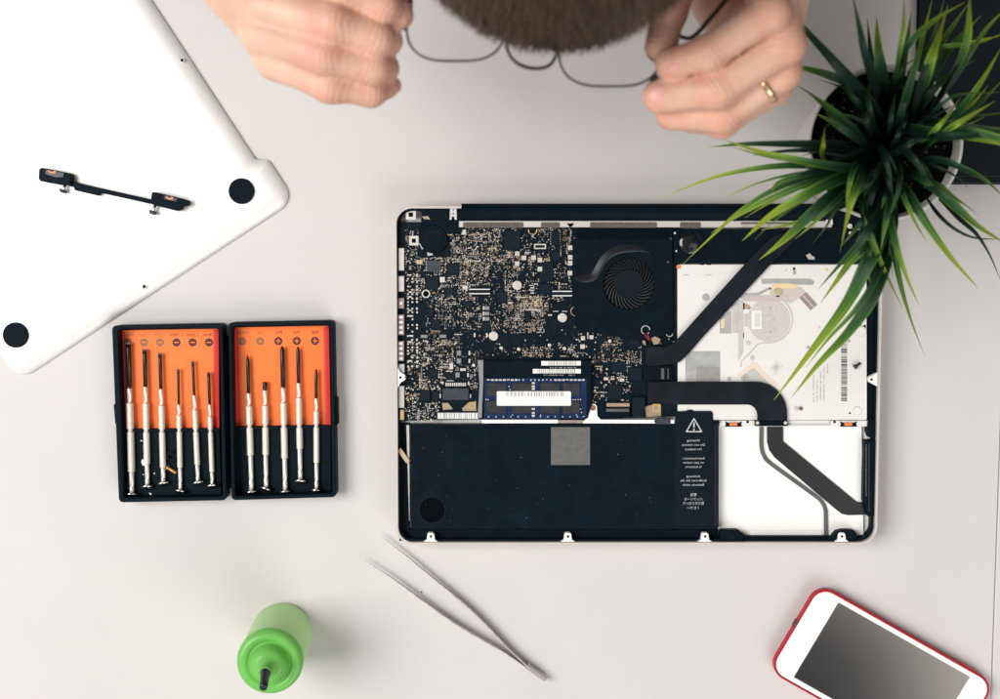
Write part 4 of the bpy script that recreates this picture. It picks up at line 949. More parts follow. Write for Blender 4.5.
SD = [((128.2, 342.5), 386.8, 402, 472, (132, 496.5), 7.6, 5.2, 'flat blade screwdriver with the thickest black shaft, at the far left of the case', '-', 430, .0),
      ((144.6, 349), 386.5, 402.5, 464, (147.5, 488.6), 6.6, 4.2, 'flat blade screwdriver just right of the thickest one, a white speck beside its handle', '-', 430.5, .1),
      ((160, 353), 388.8, 404.6, 468, (163.5, 485.2), 6.4, 3.6, 'flat blade screwdriver with a brass screw lying against the right of its neck', '-', 430.5, .25),
      ((178.2, 369), 404.2, 414.5, 468, (180.5, 493), 5.6, 2.6, 'thin screwdriver with the shortest shaft in the left half, brass screw on its left', '-', 430, -.1),
      ((192.8, 361), 395, 409, 465, (198.2, 484.6), 5.8, 2.8, 'thin flat blade screwdriver second from the hinge in the left half of the case', '-', 430.5, .25),
      ((208.6, 372), 404.4, 416, 472, (212.5, 487.6), 5.4, 3.0, 'thin screwdriver next to the hinge in the left half, at the red shaded card edge', '-', 430.8, .2),
      ((247.6, 354.4), 393, 405.2, 455.6, (251.6, 494.2), 6.8, 3.6, 'sharp pointed screwdriver next to the hinge in the right half of the case', 'p', 425.8, .15),
      ((264.8, 382), 389, 404.8, 455, (266.2, 490.8), 6.6, 4.6, 'screwdriver with a very short black stub tip and tilted cap in the right half', 'o', 425.6, -.35),
      ((282.2, 346), 386.6, 402, 458.6, (285.4, 494), 6.8, 4.6, 'cross tip screwdriver with the thickest shaft in the right half, middle of its five', '+', 425.6, .1),
      ((298, 346.4), 383, 397, 449, (300.4, 483), 6.6, 3.8, 'screwdriver with a worn silvery tip whose cap ends highest in the right half', '+', 425.6, .0),
      ((316.2, 369), 398.2, 410.4, 463, (316.6, 492.6), 6.0, 3.2, 'thin screwdriver at the far right of the case beside the outer wall', '+', 425.4, .0)]
for a in SD: screwdriver(*a)
def tiny_screw(name, px, py, z, ang, L, r, hr, m_, label, cat='screw'):
    c = P(px, py, z); d = Vector((math.cos(ang), math.sin(ang), .05)).normalized(); th = thing(name, (c.x, c.y, z), label, cat)
    m = MB(); pr = []; n = int(L/.45)
    for k in range(n): pr += [(r, k*L/n), (r*.8, (k+.5)*L/n)]
    pr.append((r*.3, L)); m.lathe(pr, c, d, 12); m.build('shank', m_, th)
    m = MB(); m.lathe([(hr*.8, -1.2), (hr, -.9), (hr, -.1), (r, 0)], c, d, 18); m.build('head', m_, th)
tiny_screw('brass_screw', 168.4, 468, 5.2, math.radians(-32), 6.6, 1.5, 2.0, mat('brass_dirty', (.50, .26, .09), .35, metal=.8, var=.5, vscale=500), 'small brass screw lying between screwdrivers in the case')
# black ring knob and stray bits in the case
th = thing('spring_washer', tuple(P(172, 458, 0))[:2]+(4.2,), 'small black coiled ring lying between the handles above the brass screw', 'washer')
c = P(172, 457, 5); m = MB()
for k in range(4): m.tube([(c.x+math.cos(a)*2.5, c.y+math.sin(a)*2.5-1.2+k*.8, 4.9+k*.55) for a in np.linspace(0, 2*math.pi, 25)[:-1]], .5, 7, closed=True)
m.build('coil', M_blackg, th)
tag(th, cat='washer')
M_bit = mat('bit_silver', (.75, .72, .68), .3, metal=.5)
def bit(name, pts, z, m_, label, cat):
    m = MB(); m.ppoly(pts, z, z+.9, .15, 0, .3); o = m.build(name, m_); tag(o, label, cat)
bit('metal_flake', [(141, 462), (142, 459.4), (144.6, 459), (145.6, 461), (144.4, 463.4), (146, 465), (143, 466)], 4.3, M_bit, 'white metal flake left of the second screwdriver handle in the case', 'metal flake')
bit('metal_flake', [(139.6, 441.5), (141.6, 440), (143, 441.6), (141.6, 441.4)], 4.3, M_bit, 'tiny curved silver flake highest on the left case floor', 'metal flake')
bit('metal_flake', [(153, 474), (154.4, 472.2), (155.2, 474.4)], 4.3, M_bit, 'tiny triangular flake right of the second screwdriver neck', 'metal flake')
bit('metal_flake', [(142, 475.4), (143.6, 473.4), (143.8, 475.2)], 4.3, M_bit, 'tiny flake left of the second screwdriver neck', 'metal flake')
bit('metal_flake', [(148, 492.2), (151.4, 493.6), (152, 495), (150, 494.6)], 4.3, M_bit, 'thin flake just below the cap of the second screwdriver', 'metal flake')
th = thing('ring_terminal', tuple(P(125.6, 488.6, 0))[:2]+(4.2,), 'small clear ring in the lower left corner of the case', 'ring')
c = P(125.6, 488.6, 4.6); m = MB(); m.tube([(c.x+math.cos(a)*1.6, c.y+math.sin(a)*1.6, 4.7) for a in np.linspace(0, 2*math.pi, 21)[:-1]], .3, 6, closed=True); m.build('ring_band', M_smdg, th)
# ================================================================ tweezers
def tweezers():
    c = P(548, 678.5, 0); th = thing('tweezers', (c.x, c.y, 0), 'slim steel tweezers lying open with tips toward the laptop corner', 'tweezers')
    for pts in ([(384.2, 535.6), (396, 545.2), (410.5, 556.5), (428, 571), (444.5, 584.4), (460, 597), (476, 611), (493, 628), (510, 646.4), (521, 656.5), (531, 666), (540, 672.8), (548.6, 678.8)],
                [(366.2, 559.2), (380, 568), (396, 578.4), (410, 588.5), (422.7, 597.8), (438, 608.5), (454, 619.7), (470, 629.7), (486, 639), (500, 647), (515, 656.4), (531, 667.4), (548, 679.4)]):
        path = [P(x-2.6, y+.6, 4.2) for x, y in smooth_px(pts, 4)]; n = len(path); m = MB(); V = []; F_ = []
        for i, p in enumerate(path):
            t = i/(n-1); hh = .5+3.1*min(1, t*2.2) if t < .55 else 3.6; tk = .17+.2*min(1, t*2)
            d = path[min(i+1, n-1)]-path[max(i-1, 0)]; d.z = 0; d.normalize(); s_ = Vector((-d.y, d.x, 0)); lean = .12
            zc = 4.2
            for a, b in ((-1, -1), (1, -1), (1, 1), (-1, 1)): V.append(p+s_*(tk*a+lean*b*.4*(hh/3.6))+Vector((0, 0, hh*b)))
        for i in range(n-1):
            for j in range(4): F_.append((i*4+j, i*4+(j+1) % 4, i*4+4+(j+1) % 4, i*4+4+j))
        F_ += [(3, 2, 1, 0), ((n-1)*4, (n-1)*4+1, (n-1)*4+2, (n-1)*4+3)]
        m.add(V, F_); m.build('arm', mat('tweezer_steel', (.66, .61, .58), .32, metal=.6, var=.2, vscale=300), th)
    m = MB(); a, b = P(526.5, 665, 4), P(545.5, 678.8, 4); d = (b-a).normalized(); s_ = Vector((-d.y, d.x, 0)); q = []
    for t, w in ((0, 1.5), (.6, 1.6), (.92, 1.5), (1, .9)):
        q.append((a+(b-a)*t, w))
    pts = [(p+s_*w)[:2] for p, w in q]+[(p-s_*w)[:2] for p, w in reversed(q)]
    m.prism(pts, .4, 8, .4); m.build('joined_end', mat('tweezer_bright', (.72, .68, .66), .25, metal=.8), th)
def smooth_px(pts, n): return [(p.x, p.y) for p in smooth_path([(x, y, 0) for x, y in pts], n)]
tweezers()
c = P(421.4, 592, 0); m = MB(); m.sphere((c.x, c.y, .35), .55, 10, 6, scale=(1, .8, .7)); tag(m.build('crumb', M_dark), 'tiny black crumb on the desk beside the lower tweezer arm', 'crumb')
# ================================================================ green squeeze bottle
def bottle():
    base = P(282.4, 631.6, 0); c = Vector((base.x, base.y, 0)); th = thing('squeeze_bottle', tuple(c), 'translucent green squeeze bottle with bright green shoulder and black nozzle tip', 'bottle')
    R = 20.8; BAX = Vector((2.2/64, -1.6/64, 1)).normalized()
    body = mat('bottle_body', (.62, .84, .48), .42, spec=.3, trans=.0, sss=.6)
    capm = mat('bottle_cap', (.24, .64, .15), .30, spec=.45, trans=.15)
    for mm_, k_, c_ in ((body, .45, (.74, .92, .60)), (capm, .3, (.42, .86, .25))):
        nt = mm_.node_tree; tr = nt.nodes.new('ShaderNodeBsdfTranslucent'); tr.inputs['Color'].default_value = (*c_, 1); mx = nt.nodes.new('ShaderNodeMixShader'); mx.inputs[0].default_value = k_
        nt.links.new(nt.nodes['Principled BSDF'].outputs[0], mx.inputs[1]); nt.links.new(tr.outputs[0], mx.inputs[2]); nt.links.new(mx.outputs[0], nt.nodes['Material Output'].inputs['Surface'])
    dark = mat('nozzle_black', (.006, .012, .018), .3)
    m = MB(); m.lathe([(R-2, 0), (R-.4, .5), (R, 2), (R, 56), (R-.3, 58)], c, BAX, 64); m.build('body', body, th)
    m = MB(); m.lathe([(R-.2, 57), (R+.5, 58.5), (R+.6, 61), (R+.1, 63.6), (R-1.6, 65.4), (R-4.2, 66.0), (R-6.2, 65.0), (R-7.2, 63.8), (R-8.2, 64.6), (R-8.8, 67.5), (R-9.4, 70.5), (R-10.8, 72.6), (R-13, 73.6), (R-15, 74.8), (R-16.4, 77.4), (R-17, 82), (R-17.2, 84)], c, BAX, 64)
    m.build('shoulder', capm, th)
    tip0 = c+BAX*82; ax = (P(263.6, 686.5, 97)-tip0).normalized(); m = MB()
    m.lathe([(3.4, -1), (3.5, 1), (2.9, 4), (2.7, 13), (2.5, 17.0), (1.4, 17.3)], tip0, ax, 24); t_ = m.build('nozzle', dark, th)
    return th
bottle()
# ================================================================ phone
def phone():
    A = P(838.5, 602.5, 8.5); B = P(970, 677, 8.5); D = P(795, 678, 8.5)
    ex = (B-A).normalized(); ey = Vector((ex.y, -ex.x, 0)); SW = (D-A).length; SL = (B-A).length
    cen = A+ex*SL/2+ey*SW/2; ang = math.atan2(ex.y, ex.x)
    th = thing('phone', (cen.x, cen.y, 0), 'white smartphone with dark screen in a red bumper case, cut off by the frame', 'phone')
    def L(x, y): q = cen+ex*x+ey*y; return (q.x, q.y)
    def rr(hx, hy, r, s=8): return rounded([L(-hx, -hy), L(hx, -hy), L(hx, hy), L(-hx, hy)], r, s)
    HX, HY = 69.2, 33.6
    red = mat('case_red', (.44, .007, .014), .4, spec=.25, coat=.0, var=.06, vscale=200)
    m = MB(); o_ = rr(HX+1.45, HY+1.45, 11.6); m.ring(o_, rr(HX+.1, HY+.1, 10.3), 3.4, 8.9, bev=.55); R_ = [[(x, y, z) for x, y in offset(ccw(o_), -d)] for d, z in ((3.2, .3), (1.6, .9), (.5, 2.0), (0, 3.4))]; n_ = len(o_); m.add([v for r in R_ for v in r], [(k*n_+i, k*n_+(i+1) % n_, (k+1)*n_+(i+1) % n_, (k+1)*n_+i) for k in range(3) for i in range(n_)]+[tuple(range(n_))], 0, True); cs = m.build('bumper_case', red, th)
    m = MB(); m.prism(rr(HX, HY, 10.2), 1.6, 8.4, .5, 3); m.build('front_glass', mat('phone_white', (.86, .86, .85), .14, spec=.5, coat=.3), th)
    sm = mat('phone_screen', (.016, .016, .017), .12, spec=1.0)
    sm.node_tree.nodes['Principled BSDF'].inputs['IOR'].default_value = 2.1
    m = MB(); m.prism([L(-SL/2, -SW/2), L(SL/2, -SW/2), L(SL/2, SW/2), L(-SL/2, SW/2)], 8.2, 8.47); m.build('screen', sm, th)
    m = MB(); q = [L(x, y) for x, y in ((44, -HY-1.9), (54.5, -HY-1.9), (54.5, -HY-.7), (44, -HY-.7))]; m.prism(q, 4.2, 7.4, .3); m.build('side_button', mat('button_coral', (.75, .12, .07), .3), cs)
    m = MB(); m.prism(rounded([L(-HX-2.1, -5.5), L(-HX-.4, -5.5), L(-HX-.4, -.5), L(-HX-2.1, -.5)], .4), 3.6, 8.95, .2); m.build('port_cutout', mat('cutout_dark', (.10, .02, .02), .5), cs)
    m = MB(); m.annulus(L(HX-8.6, 0), 5.6, 5.1, 8.3, 8.5, 36); m.build('home_button', M_g2, th)
phone()
# ================================================================ pot plant and black notebook
nb = None
def notebook():
    z = 9.0
    a = P(921, -30, z); b = P(921, 184, z); s_ = P(1000, 184, z)
    th = thing('black_laptop', tuple(P(960, 100, 0))[:2]+(0,), 'closed flat black device lying behind the pot plant at the upper right edge', 'laptop')
    xl, yb = a.x, b.y; pts = rounded([(xl, yb), (xl+310, yb), (xl+310, yb+215), (xl, yb+215)], 6, 6)
    m = MB(); m.prism(pts, .8, 6.2, .6, 2, botbev=True); m.build('base', M_black, th)
    m = MB(); m.prism(offset(ccw(pts), -.4), 6.7, 9.6, .6, 2); m.build('lid', mat('lid_black', (.004, .0085, .012), .5, spec=.2), th)
    m = MB(); m.tube([(xl+12, yb+5.2, 9.7), (xl+120, yb+5.2, 9.7)], .22, 6); m.build('trim_line', M_chipg, th)
notebook()
HP = 85.0
pc = P(886, 143, HP); pot_base = Vector((pc.x-2, pc.y+1, 0))
plant = thing('potted_plant', (pot_base.x, pot_base.y, 0), 'grassy green plant with long arching blades in a round white pot', 'potted plant')
def pot():
    M_pot = mat('pot_ceramic', (.74, .70, .685), .42, spec=.4, var=.02, vscale=40)
    R1, R0 = 47.6, 38.5; m = MB(); o = Vector((pc.x, pc.y, 0))
    m.lathe([(R0-3, 0), (R0-.8, .4), (R0, 1.6), (R1-.6, HP-3), (R1, HP-.8), (R1-.5, HP), (R1-1.6, HP), (R1-2.2, HP-.7), (R1-3.2, HP-13), (R1-3.8, HP-14.5)], o, (0, 0, 1), 96)
    m.build('pot', M_pot, plant)
    # soil: bumpy dark disc with pale grit
    rs = random.Random(4); V = []; F_ = []; nr, na = 16, 72; zs = HP-11
    for i in range(nr+1):
        r = (R1-3)*i/nr
        for k in range(na):
            a = 2*math.pi*k/na; V.append((o.x+r*math.cos(a), o.y+r*math.sin(a), zs+rs.uniform(-.9, 1.1)+2.0*(1-(i/nr)**2)))
    for i in range(nr):
        for k in range(na): F_.append((i*na+k, i*na+(k+1) % na, (i+1)*na+(k+1) % na, (i+1)*na+k))
    m = MB(); m.add(V, F_, 0, False); so = m.build('soil', mat('soil', (.0045, .0045, .005), .9, spec=.06, bump=1, bscale=600, var=.6, vscale=300), plant)
    m = MB()
    for k in range(120):
        r = (R1-5)*math.sqrt(rs.random()); a = rs.uniform(0, 6.283); s_ = rs.uniform(.5, 1.3)
        m.sphere((o.x+r*math.cos(a), o.y+r*math.sin(a), zs+1.6), s_, 6, 4, scale=(1, .8, .7))
    tag(m.build('soil_grit', mat('grit', (.05, .048, .045), .8), so), kind='stuff')
pot()
def leaf_mat():
    m = bpy.data.materials.new('leaf_blade'); m.use_nodes = True; nt = m.node_tree; b = nt.nodes['Principled BSDF']
    N = nt.nodes.new; Lk = nt.links.new
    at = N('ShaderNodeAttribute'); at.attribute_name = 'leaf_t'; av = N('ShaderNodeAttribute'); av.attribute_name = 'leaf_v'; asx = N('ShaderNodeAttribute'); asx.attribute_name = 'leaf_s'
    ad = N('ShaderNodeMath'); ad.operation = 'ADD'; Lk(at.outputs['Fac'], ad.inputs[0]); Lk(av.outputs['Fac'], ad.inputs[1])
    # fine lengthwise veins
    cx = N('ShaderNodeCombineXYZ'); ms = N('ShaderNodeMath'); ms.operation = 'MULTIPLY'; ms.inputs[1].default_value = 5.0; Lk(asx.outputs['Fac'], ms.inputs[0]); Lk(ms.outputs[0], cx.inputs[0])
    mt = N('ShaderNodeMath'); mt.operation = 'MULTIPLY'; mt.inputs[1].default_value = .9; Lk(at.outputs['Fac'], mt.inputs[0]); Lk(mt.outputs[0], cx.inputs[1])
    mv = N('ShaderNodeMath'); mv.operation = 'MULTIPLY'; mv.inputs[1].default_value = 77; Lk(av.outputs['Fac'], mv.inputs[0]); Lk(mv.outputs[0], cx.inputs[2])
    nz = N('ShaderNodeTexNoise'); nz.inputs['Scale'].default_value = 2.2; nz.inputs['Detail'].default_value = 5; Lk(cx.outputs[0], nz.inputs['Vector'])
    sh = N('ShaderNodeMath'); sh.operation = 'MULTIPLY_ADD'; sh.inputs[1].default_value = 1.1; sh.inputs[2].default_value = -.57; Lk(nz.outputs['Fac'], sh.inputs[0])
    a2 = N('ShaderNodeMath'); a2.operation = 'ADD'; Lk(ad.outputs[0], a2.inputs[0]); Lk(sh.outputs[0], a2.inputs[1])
    # paler margins
    ab = N('ShaderNodeMath'); ab.operation = 'ABSOLUTE'; Lk(asx.outputs['Fac'], ab.inputs[0]); pw = N('ShaderNodeMath'); pw.operation = 'POWER'; pw.inputs[1].default_value = 4; Lk(ab.outputs[0], pw.inputs[0])
    mg = N('ShaderNodeMath'); mg.operation = 'MULTIPLY_ADD'; mg.inputs[1].default_value = .22; Lk(pw.outputs[0], mg.inputs[0]); Lk(a2.outputs[0], mg.inputs[2])
    cr = N('ShaderNodeValToRGB'); cr.color_ramp.elements[0].position = .05; cr.color_ramp.elements[0].color = (.003, .015, .011, 1)  # blades darker at the root, deepened further to paint shade inside the clump
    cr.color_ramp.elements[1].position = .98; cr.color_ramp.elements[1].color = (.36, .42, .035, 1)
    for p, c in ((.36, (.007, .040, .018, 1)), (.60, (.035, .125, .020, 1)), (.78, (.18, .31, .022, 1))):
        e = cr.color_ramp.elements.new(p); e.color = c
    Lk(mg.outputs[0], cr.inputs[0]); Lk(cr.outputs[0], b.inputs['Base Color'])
    b.inputs['Roughness'].default_value = .5; b.inputs['Specular IOR Level'].default_value = .35
    bp = N('ShaderNodeBump'); bp.inputs['Strength'].default_value = .35; bp.inputs['Distance'].default_value = .0006; Lk(nz.outputs['Fac'], bp.inputs['Height']); Lk(bp.outputs['Normal'], b.inputs['Normal'])
    tr = N('ShaderNodeBsdfTranslucent'); Lk(cr.outputs[0], tr.inputs['Color']); mx = N('ShaderNodeMixShader'); mx.inputs[0].default_value = .25
    Lk(b.outputs[0], mx.inputs[1]); Lk(tr.outputs[0], mx.inputs[2]); Lk(mx.outputs[0], nt.nodes['Material Output'].inputs['Surface'])
    return m
# blades: photo points from root to tip, width px, arch height mm, tip height mm, colour shift
BL = [([(872, 150), (838, 145), (790, 144), (745, 144), (709, 147)], 10, 45, 92, -.22), ([(872, 168), (840, 167), (800, 160), (758, 151), (722, 139)], 9.5, 60, 118, .08),
      ([(872, 172), (820, 166), (768, 167), (715, 177), (662, 197.5)], 8, 40, 70, .08), ([(872, 168), (815, 175), (773, 190), (740, 211), (713, 235), (683, 264)], 7.5, 45, 40, .12),
      ([(874, 168), (830, 178), (790, 190), (742, 213), (711.5, 233)], 9, 52, 75, .06), ([(876, 168), (838, 180), (800, 198), (768, 218), (742, 241)], 15, 62, 80, .16),
      ([(876, 176), (838, 192), (808, 217), (785, 239), (759, 260)], 15, 48, 55, -.02), ([(880, 188), (850, 202), (815, 216), (790, 224), (761, 230)], 7.5, 40, 60, .02),
      ([(864, 165), (830, 168), (800, 176), (778, 183), (769, 196)], 10, 52, 92, -.08), ([(884, 130), (858, 90), (835, 62), (806, 30), (788, 6)], 14, 50, 120, -.24),
      ([(880, 120), (857, 88), (832, 76), (805, 68), (778, 62)], 12, 40, 100, -.05), ([(870, 150), (856, 132), (832, 112), (810, 94), (788, 80)], 13.5, 66, 112, -.02),
      ([(882, 112), (868, 68), (860, 32), (852, -8)], 13, 62, 150, -.22), ([(884, 110), (881, 72), (878, 45), (876.5, 17)], 14, 40, 120, .0), ([(890, 108), (897, 64), (903, 28), (904, -6)], 8, 60, 140, .16),
      ([(886, 112), (899, 62), (912, 40), (936, 19), (965, 2)], 10, 55, 120, -.02), ([(915, 112), (922, 88), (931, 58), (938, 38), (948, 5)], 14, 58, 105, .20),
      ([(930, 110), (955, 70), (967, 40), (969, 12), (970, -10)], 11, 50, 120, .14), ([(935, 108), (960, 68), (985, 30), (1008, 6)], 10, 45, 110, .02), ([(905, 80), (925, 52), (950, 46), (980, 42), (1004, 33)], 6.5, 45, 110, .08),
      ([(948, 46), (958, 45), (975, 41), (1004, 35)], 4, 20, 118, .26), ([(930, 140), (965, 104), (985, 76), (1002, 46)], 8, 45, 108, .14), ([(915, 130), (935, 110), (958, 95), (1004, 92)], 5, 60, 120, -.12),
      ([(915, 145), (930, 134), (945, 119), (961, 97)], 6.5, 55, 125, .22), ([(920, 150), (945, 131), (968, 117), (995, 101)], 9.5, 60, 118, .22), ([(905, 168), (935, 160), (962, 168), (985, 180), (1006, 199)], 9, 52, 90, -.12),
      ([(910, 172), (936, 184), (955, 198), (979, 214.6)], 10, 50, 95, .10), ([(902, 170), (928, 183), (955, 206), (978, 226), (1010, 246)], 12, 55, 80, -.02), ([(925, 196), (938, 214), (955, 229), (976, 238), (1006, 239)], 4.5, 30, 70, -.24),
      ([(935, 195), (958, 218), (976, 234), (990, 256), (1002, 284)], 7, 35, 50, -.26), ([(896, 176), (912, 200), (934, 234), (955, 262), (979, 289)], 11, 58, 60, .14), ([(884, 184), (891, 236), (899, 280), (910, 318), (925, 357)], 10.5, 52, 48, .10),
      ([(868, 168), (864, 214), (872, 240), (886, 274), (903, 309)], 8.5, 56, 70, .06), ([(888, 176), (888, 204), (884, 230), (880, 254)], 9.5, 60, 115, -.02), ([(885, 182), (880, 232), (865, 268), (845, 306), (812, 350), (774, 400)], 18, 62, 42, .02),
      ([(891, 184), (886, 250), (872, 296), (848, 332), (818, 364), (791, 398)], 17, 50, 42, .0), ([(872, 190), (866, 228), (856, 252), (840, 276), (820.5, 303)], 12, 52, 62, .08), ([(868, 160), (858, 184), (848, 214), (840, 252)], 9, 62, 105, .18),
      ([(884, 226), (866, 247), (848, 266), (832, 284)], 7.5, 55, 75, .05), ([(829, 168), (822, 156), (823, 142), (825, 126)], 9, 34, 118, .26), ([(862, 158), (854, 168), (848, 192), (846, 216)], 7, 55, 112, .05),
      ([(876, 188), (872, 235), (868, 262), (870, 284)], 8, 45, 85, -.08), ([(893, 186), (895, 222), (890, 250), (893, 278)], 8, 40, 80, -.16), ([(868, 172), (842, 196), (826, 226), (812, 244)], 8, 40, 75, -.12),
      ([(898, 120), (915, 96), (928, 72), (935, 50)], 11, 40, 100, -.14), ([(905, 125), (925, 100), (948, 76), (975, 60)], 10, 40, 95, -.18), ([(912, 140), (940, 126), (970, 118), (1006, 112)], 8, 40, 95, -.22), ([(878, 126), (862, 108), (848, 92), (838, 74)], 9, 40, 105, -.16),
      ([(866, 152), (838, 146), (815, 150), (792, 152)], 9, 35, 92, -.24), ([(882, 140), (872, 120), (868, 96), (872, 74)], 9, 40, 105, -.24), ([(895, 150), (915, 160), (930, 178), (936, 200)], 9, 40, 92, -.2)]
def extra_blades():
    rs = random.Random(33); out = []
    for pts, w, arch, zt, sh in BL[:40]:      # a second, duller blade beside most of them
        if w < 8: continue
        k = rs.uniform(.5, .95); dx, dy = rs.uniform(-8, 8), rs.uniform(-8, 8)
        n = len(pts); q = []; sh += rs.uniform(-.1, .3)
        for i, (x, y) in enumerate(pts):
            f = i/(n-1); q.append((pts[0][0]+(x-pts[0][0])*k+dx*f*1.6, pts[0][1]+(y-pts[0][1])*k+dy*f*1.6))
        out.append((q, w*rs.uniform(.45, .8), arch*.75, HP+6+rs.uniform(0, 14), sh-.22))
    for i in range(24):
        a = i/24*2*math.pi+rs.uniform(-.1, .1); L = rs.uniform(45, 84); b = rs.uniform(-.5, .5); x0_, y0_ = 884+rs.uniform(-14, 14), 146+rs.uniform(-14, 14)
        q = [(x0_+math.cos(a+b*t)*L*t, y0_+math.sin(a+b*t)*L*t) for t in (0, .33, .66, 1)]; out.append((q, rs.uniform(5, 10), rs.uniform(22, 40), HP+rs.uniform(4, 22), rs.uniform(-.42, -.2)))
    for i in range(11):                        # long outer blades over the dark device behind
        a = math.radians(rs.uniform(-98, 28)); L = rs.uniform(95, 165); b = rs.uniform(-.35, .35); x0_, y0_ = 898+rs.uniform(-16, 16), 128+rs.uniform(-16, 16)
        q = [(x0_+math.cos(a+b*t)*L*t, y0_+math.sin(a+b*t)*L*t) for t in (0, .33, .66, 1)]; out.append((q, rs.uniform(8.5, 13), rs.uniform(35, 60), HP+rs.uniform(0, 35), rs.uniform(-.25, .08)))
    return out
def foliage():
    rs = random.Random(21); m = MB(); T_, S_, V_ = [], [], []
    for pts, w, arch, zt, sh in BL+extra_blades():
        z0_ = HP-9; n0 = len(pts); px = smooth_px(pts, 7); n = len(px); path = []
        for i, (x, y) in enumerate(px):
            t = i/(n-1); z = z0_+(zt-z0_)*t+arch*1.15*math.sin(math.pi*min(1, t*1.02))**.8*(1-.25*t) if 0 < t < 1 else (z0_ if t == 0 else zt)
            path.append(P(x, y, z))
        twist = rs.uniform(-.5, .5); tw2 = rs.uniform(-.5, .5); V = []; F_ = []; K = 5
        for i, p in enumerate(path):
            t = i/(n-1); d = (path[min(i+1, n-1)]-path[max(i-1, 0)]).normalized(); sd = d.cross(Vector((0, 0, 1)))
            sd = sd.normalized() if sd.length > .05 else Vector((1, 0, 0)); up = sd.cross(d).normalized()
            a = twist+tw2*t; sd2 = sd*math.cos(a)+up*math.sin(a); up2 = up*math.cos(a)-sd*math.sin(a)
            sc = (CAM_H-p.z)/FPX
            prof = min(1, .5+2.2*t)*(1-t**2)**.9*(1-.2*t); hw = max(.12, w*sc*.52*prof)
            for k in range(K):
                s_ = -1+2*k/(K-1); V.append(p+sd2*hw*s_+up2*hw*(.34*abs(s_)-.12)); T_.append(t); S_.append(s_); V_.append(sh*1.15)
        for i in range(n-1):
            for k in range(K-1): F_.append((i*K+k, i*K+k+1, i*K+K+k+1, i*K+K+k))
        m.add(V, F_, 0, True)
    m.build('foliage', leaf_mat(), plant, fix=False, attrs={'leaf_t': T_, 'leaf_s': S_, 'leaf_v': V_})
foliage()
# ================================================================ person leaning over the desk
def sd_cone(Q, a, b, ra, rb):
    a = np.array(a, dtype=float); b = np.array(b, dtype=float); ba = b-a; pa = Q-a
    h = np.clip(pa@ba/max(1e-9, ba@ba), 0, 1); return np.linalg.norm(pa-h[..., None]*ba, axis=-1)-(ra+(rb-ra)*h)
def sd_ell(Q, c, r, R=None):
    p = Q-np.array(c, dtype=float)
    if R is not None: p = p@np.array(R)
    r = np.array(r, dtype=float); k = np.linalg.norm(p/r, axis=-1); k2 = np.linalg.norm(p/(r*r), axis=-1)
    return k*(k-1)/np.maximum(k2, 1e-9)
def smin(a, b, k):
    h = np.clip(.5+.5*(b-a)/k, 0, 1); return b*(1-h)+a*h-k*h*(1-h)
def smax(a, b, k): return -smin(-a, -b, k)
def nets(fn, lo, hi, step):
    """surface nets: mesh of fn = 0 in the box lo..hi (mm)"""
    lo = np.array(lo, float); n = np.ceil((np.array(hi)-lo)/step).astype(int)+1
    ax = [lo[i]+step*np.arange(n[i]) for i in range(3)]
    Fv = np.empty(tuple(n))
    for i in range(n[0]):   # slab by slab keeps memory low
        X, Y, Z = np.meshgrid(ax[0][i:i+1], ax[1], ax[2], indexing='ij'); Fv[i:i+1] = fn(np.stack([X, Y, Z], -1))
    s = Fv < 0; c = np.array(n)-1
    cs = [s[a:a+c[0], b:b+c[1], d:d+c[2]] for a in (0, 1) for b in (0, 1) for d in (0, 1)]
    cnt = sum(x.astype(int) for x in cs); act = (cnt > 0) & (cnt < 8); idx = -np.ones(tuple(c), int); I = np.argwhere(act); idx[act] = np.arange(len(I))
    acc = np.zeros((len(I), 3)); num = np.zeros(len(I)); corners = [(a, b, d) for a in (0, 1) for b in (0, 1) for d in (0, 1)]
    for p in range(8):
        for q in range(p+1, 8):
            A, B = np.array(corners[p]), np.array(corners[q])
            if abs(A-B).sum() != 1: continue
            fa = Fv[tuple((I+A).T)]; fb = Fv[tuple((I+B).T)]; x = (fa < 0) != (fb < 0)
            t = np.where(x, fa/np.where(x, fa-fb, 1), 0)
            acc += np.where(x[:, None], A+(B-A)*t[:, None], 0); num += x
    V = lo+step*(I+acc/num[:, None]); Fc = []
    for d in range(3):
        e = np.zeros(3, int); e[d] = 1; u, w = (d+1) % 3, (d+2) % 3
        sl0 = tuple(slice(0, n[i]-1) if i == d else slice(1, n[i]-1) for i in range(3)); sl1 = tuple(slice(1, n[i]) if i == d else slice(1, n[i]-1) for i in range(3))
        diff = s[sl0] != s[sl1]; J = np.argwhere(diff)
        for i in range(3):
            if i != d: J[:, i] += 1
        neg = s[tuple(J.T)]
        U = np.zeros(3, int); U[u] = 1; Wv = np.zeros(3, int); Wv[w] = 1
        a, b, c_, f = (idx[tuple((J-x).T)] for x in (U*0, U, U+Wv, Wv))
        q = np.stack([a, b, c_, f], 1); q[~neg] = q[~neg][:, ::-1]; ok = (q >= 0).all(1); Fc.append(q[ok])
    return V, np.concatenate(Fc)
def pz(x, y, z): v = P(x, y, z); return (v.x, v.y, v.z)
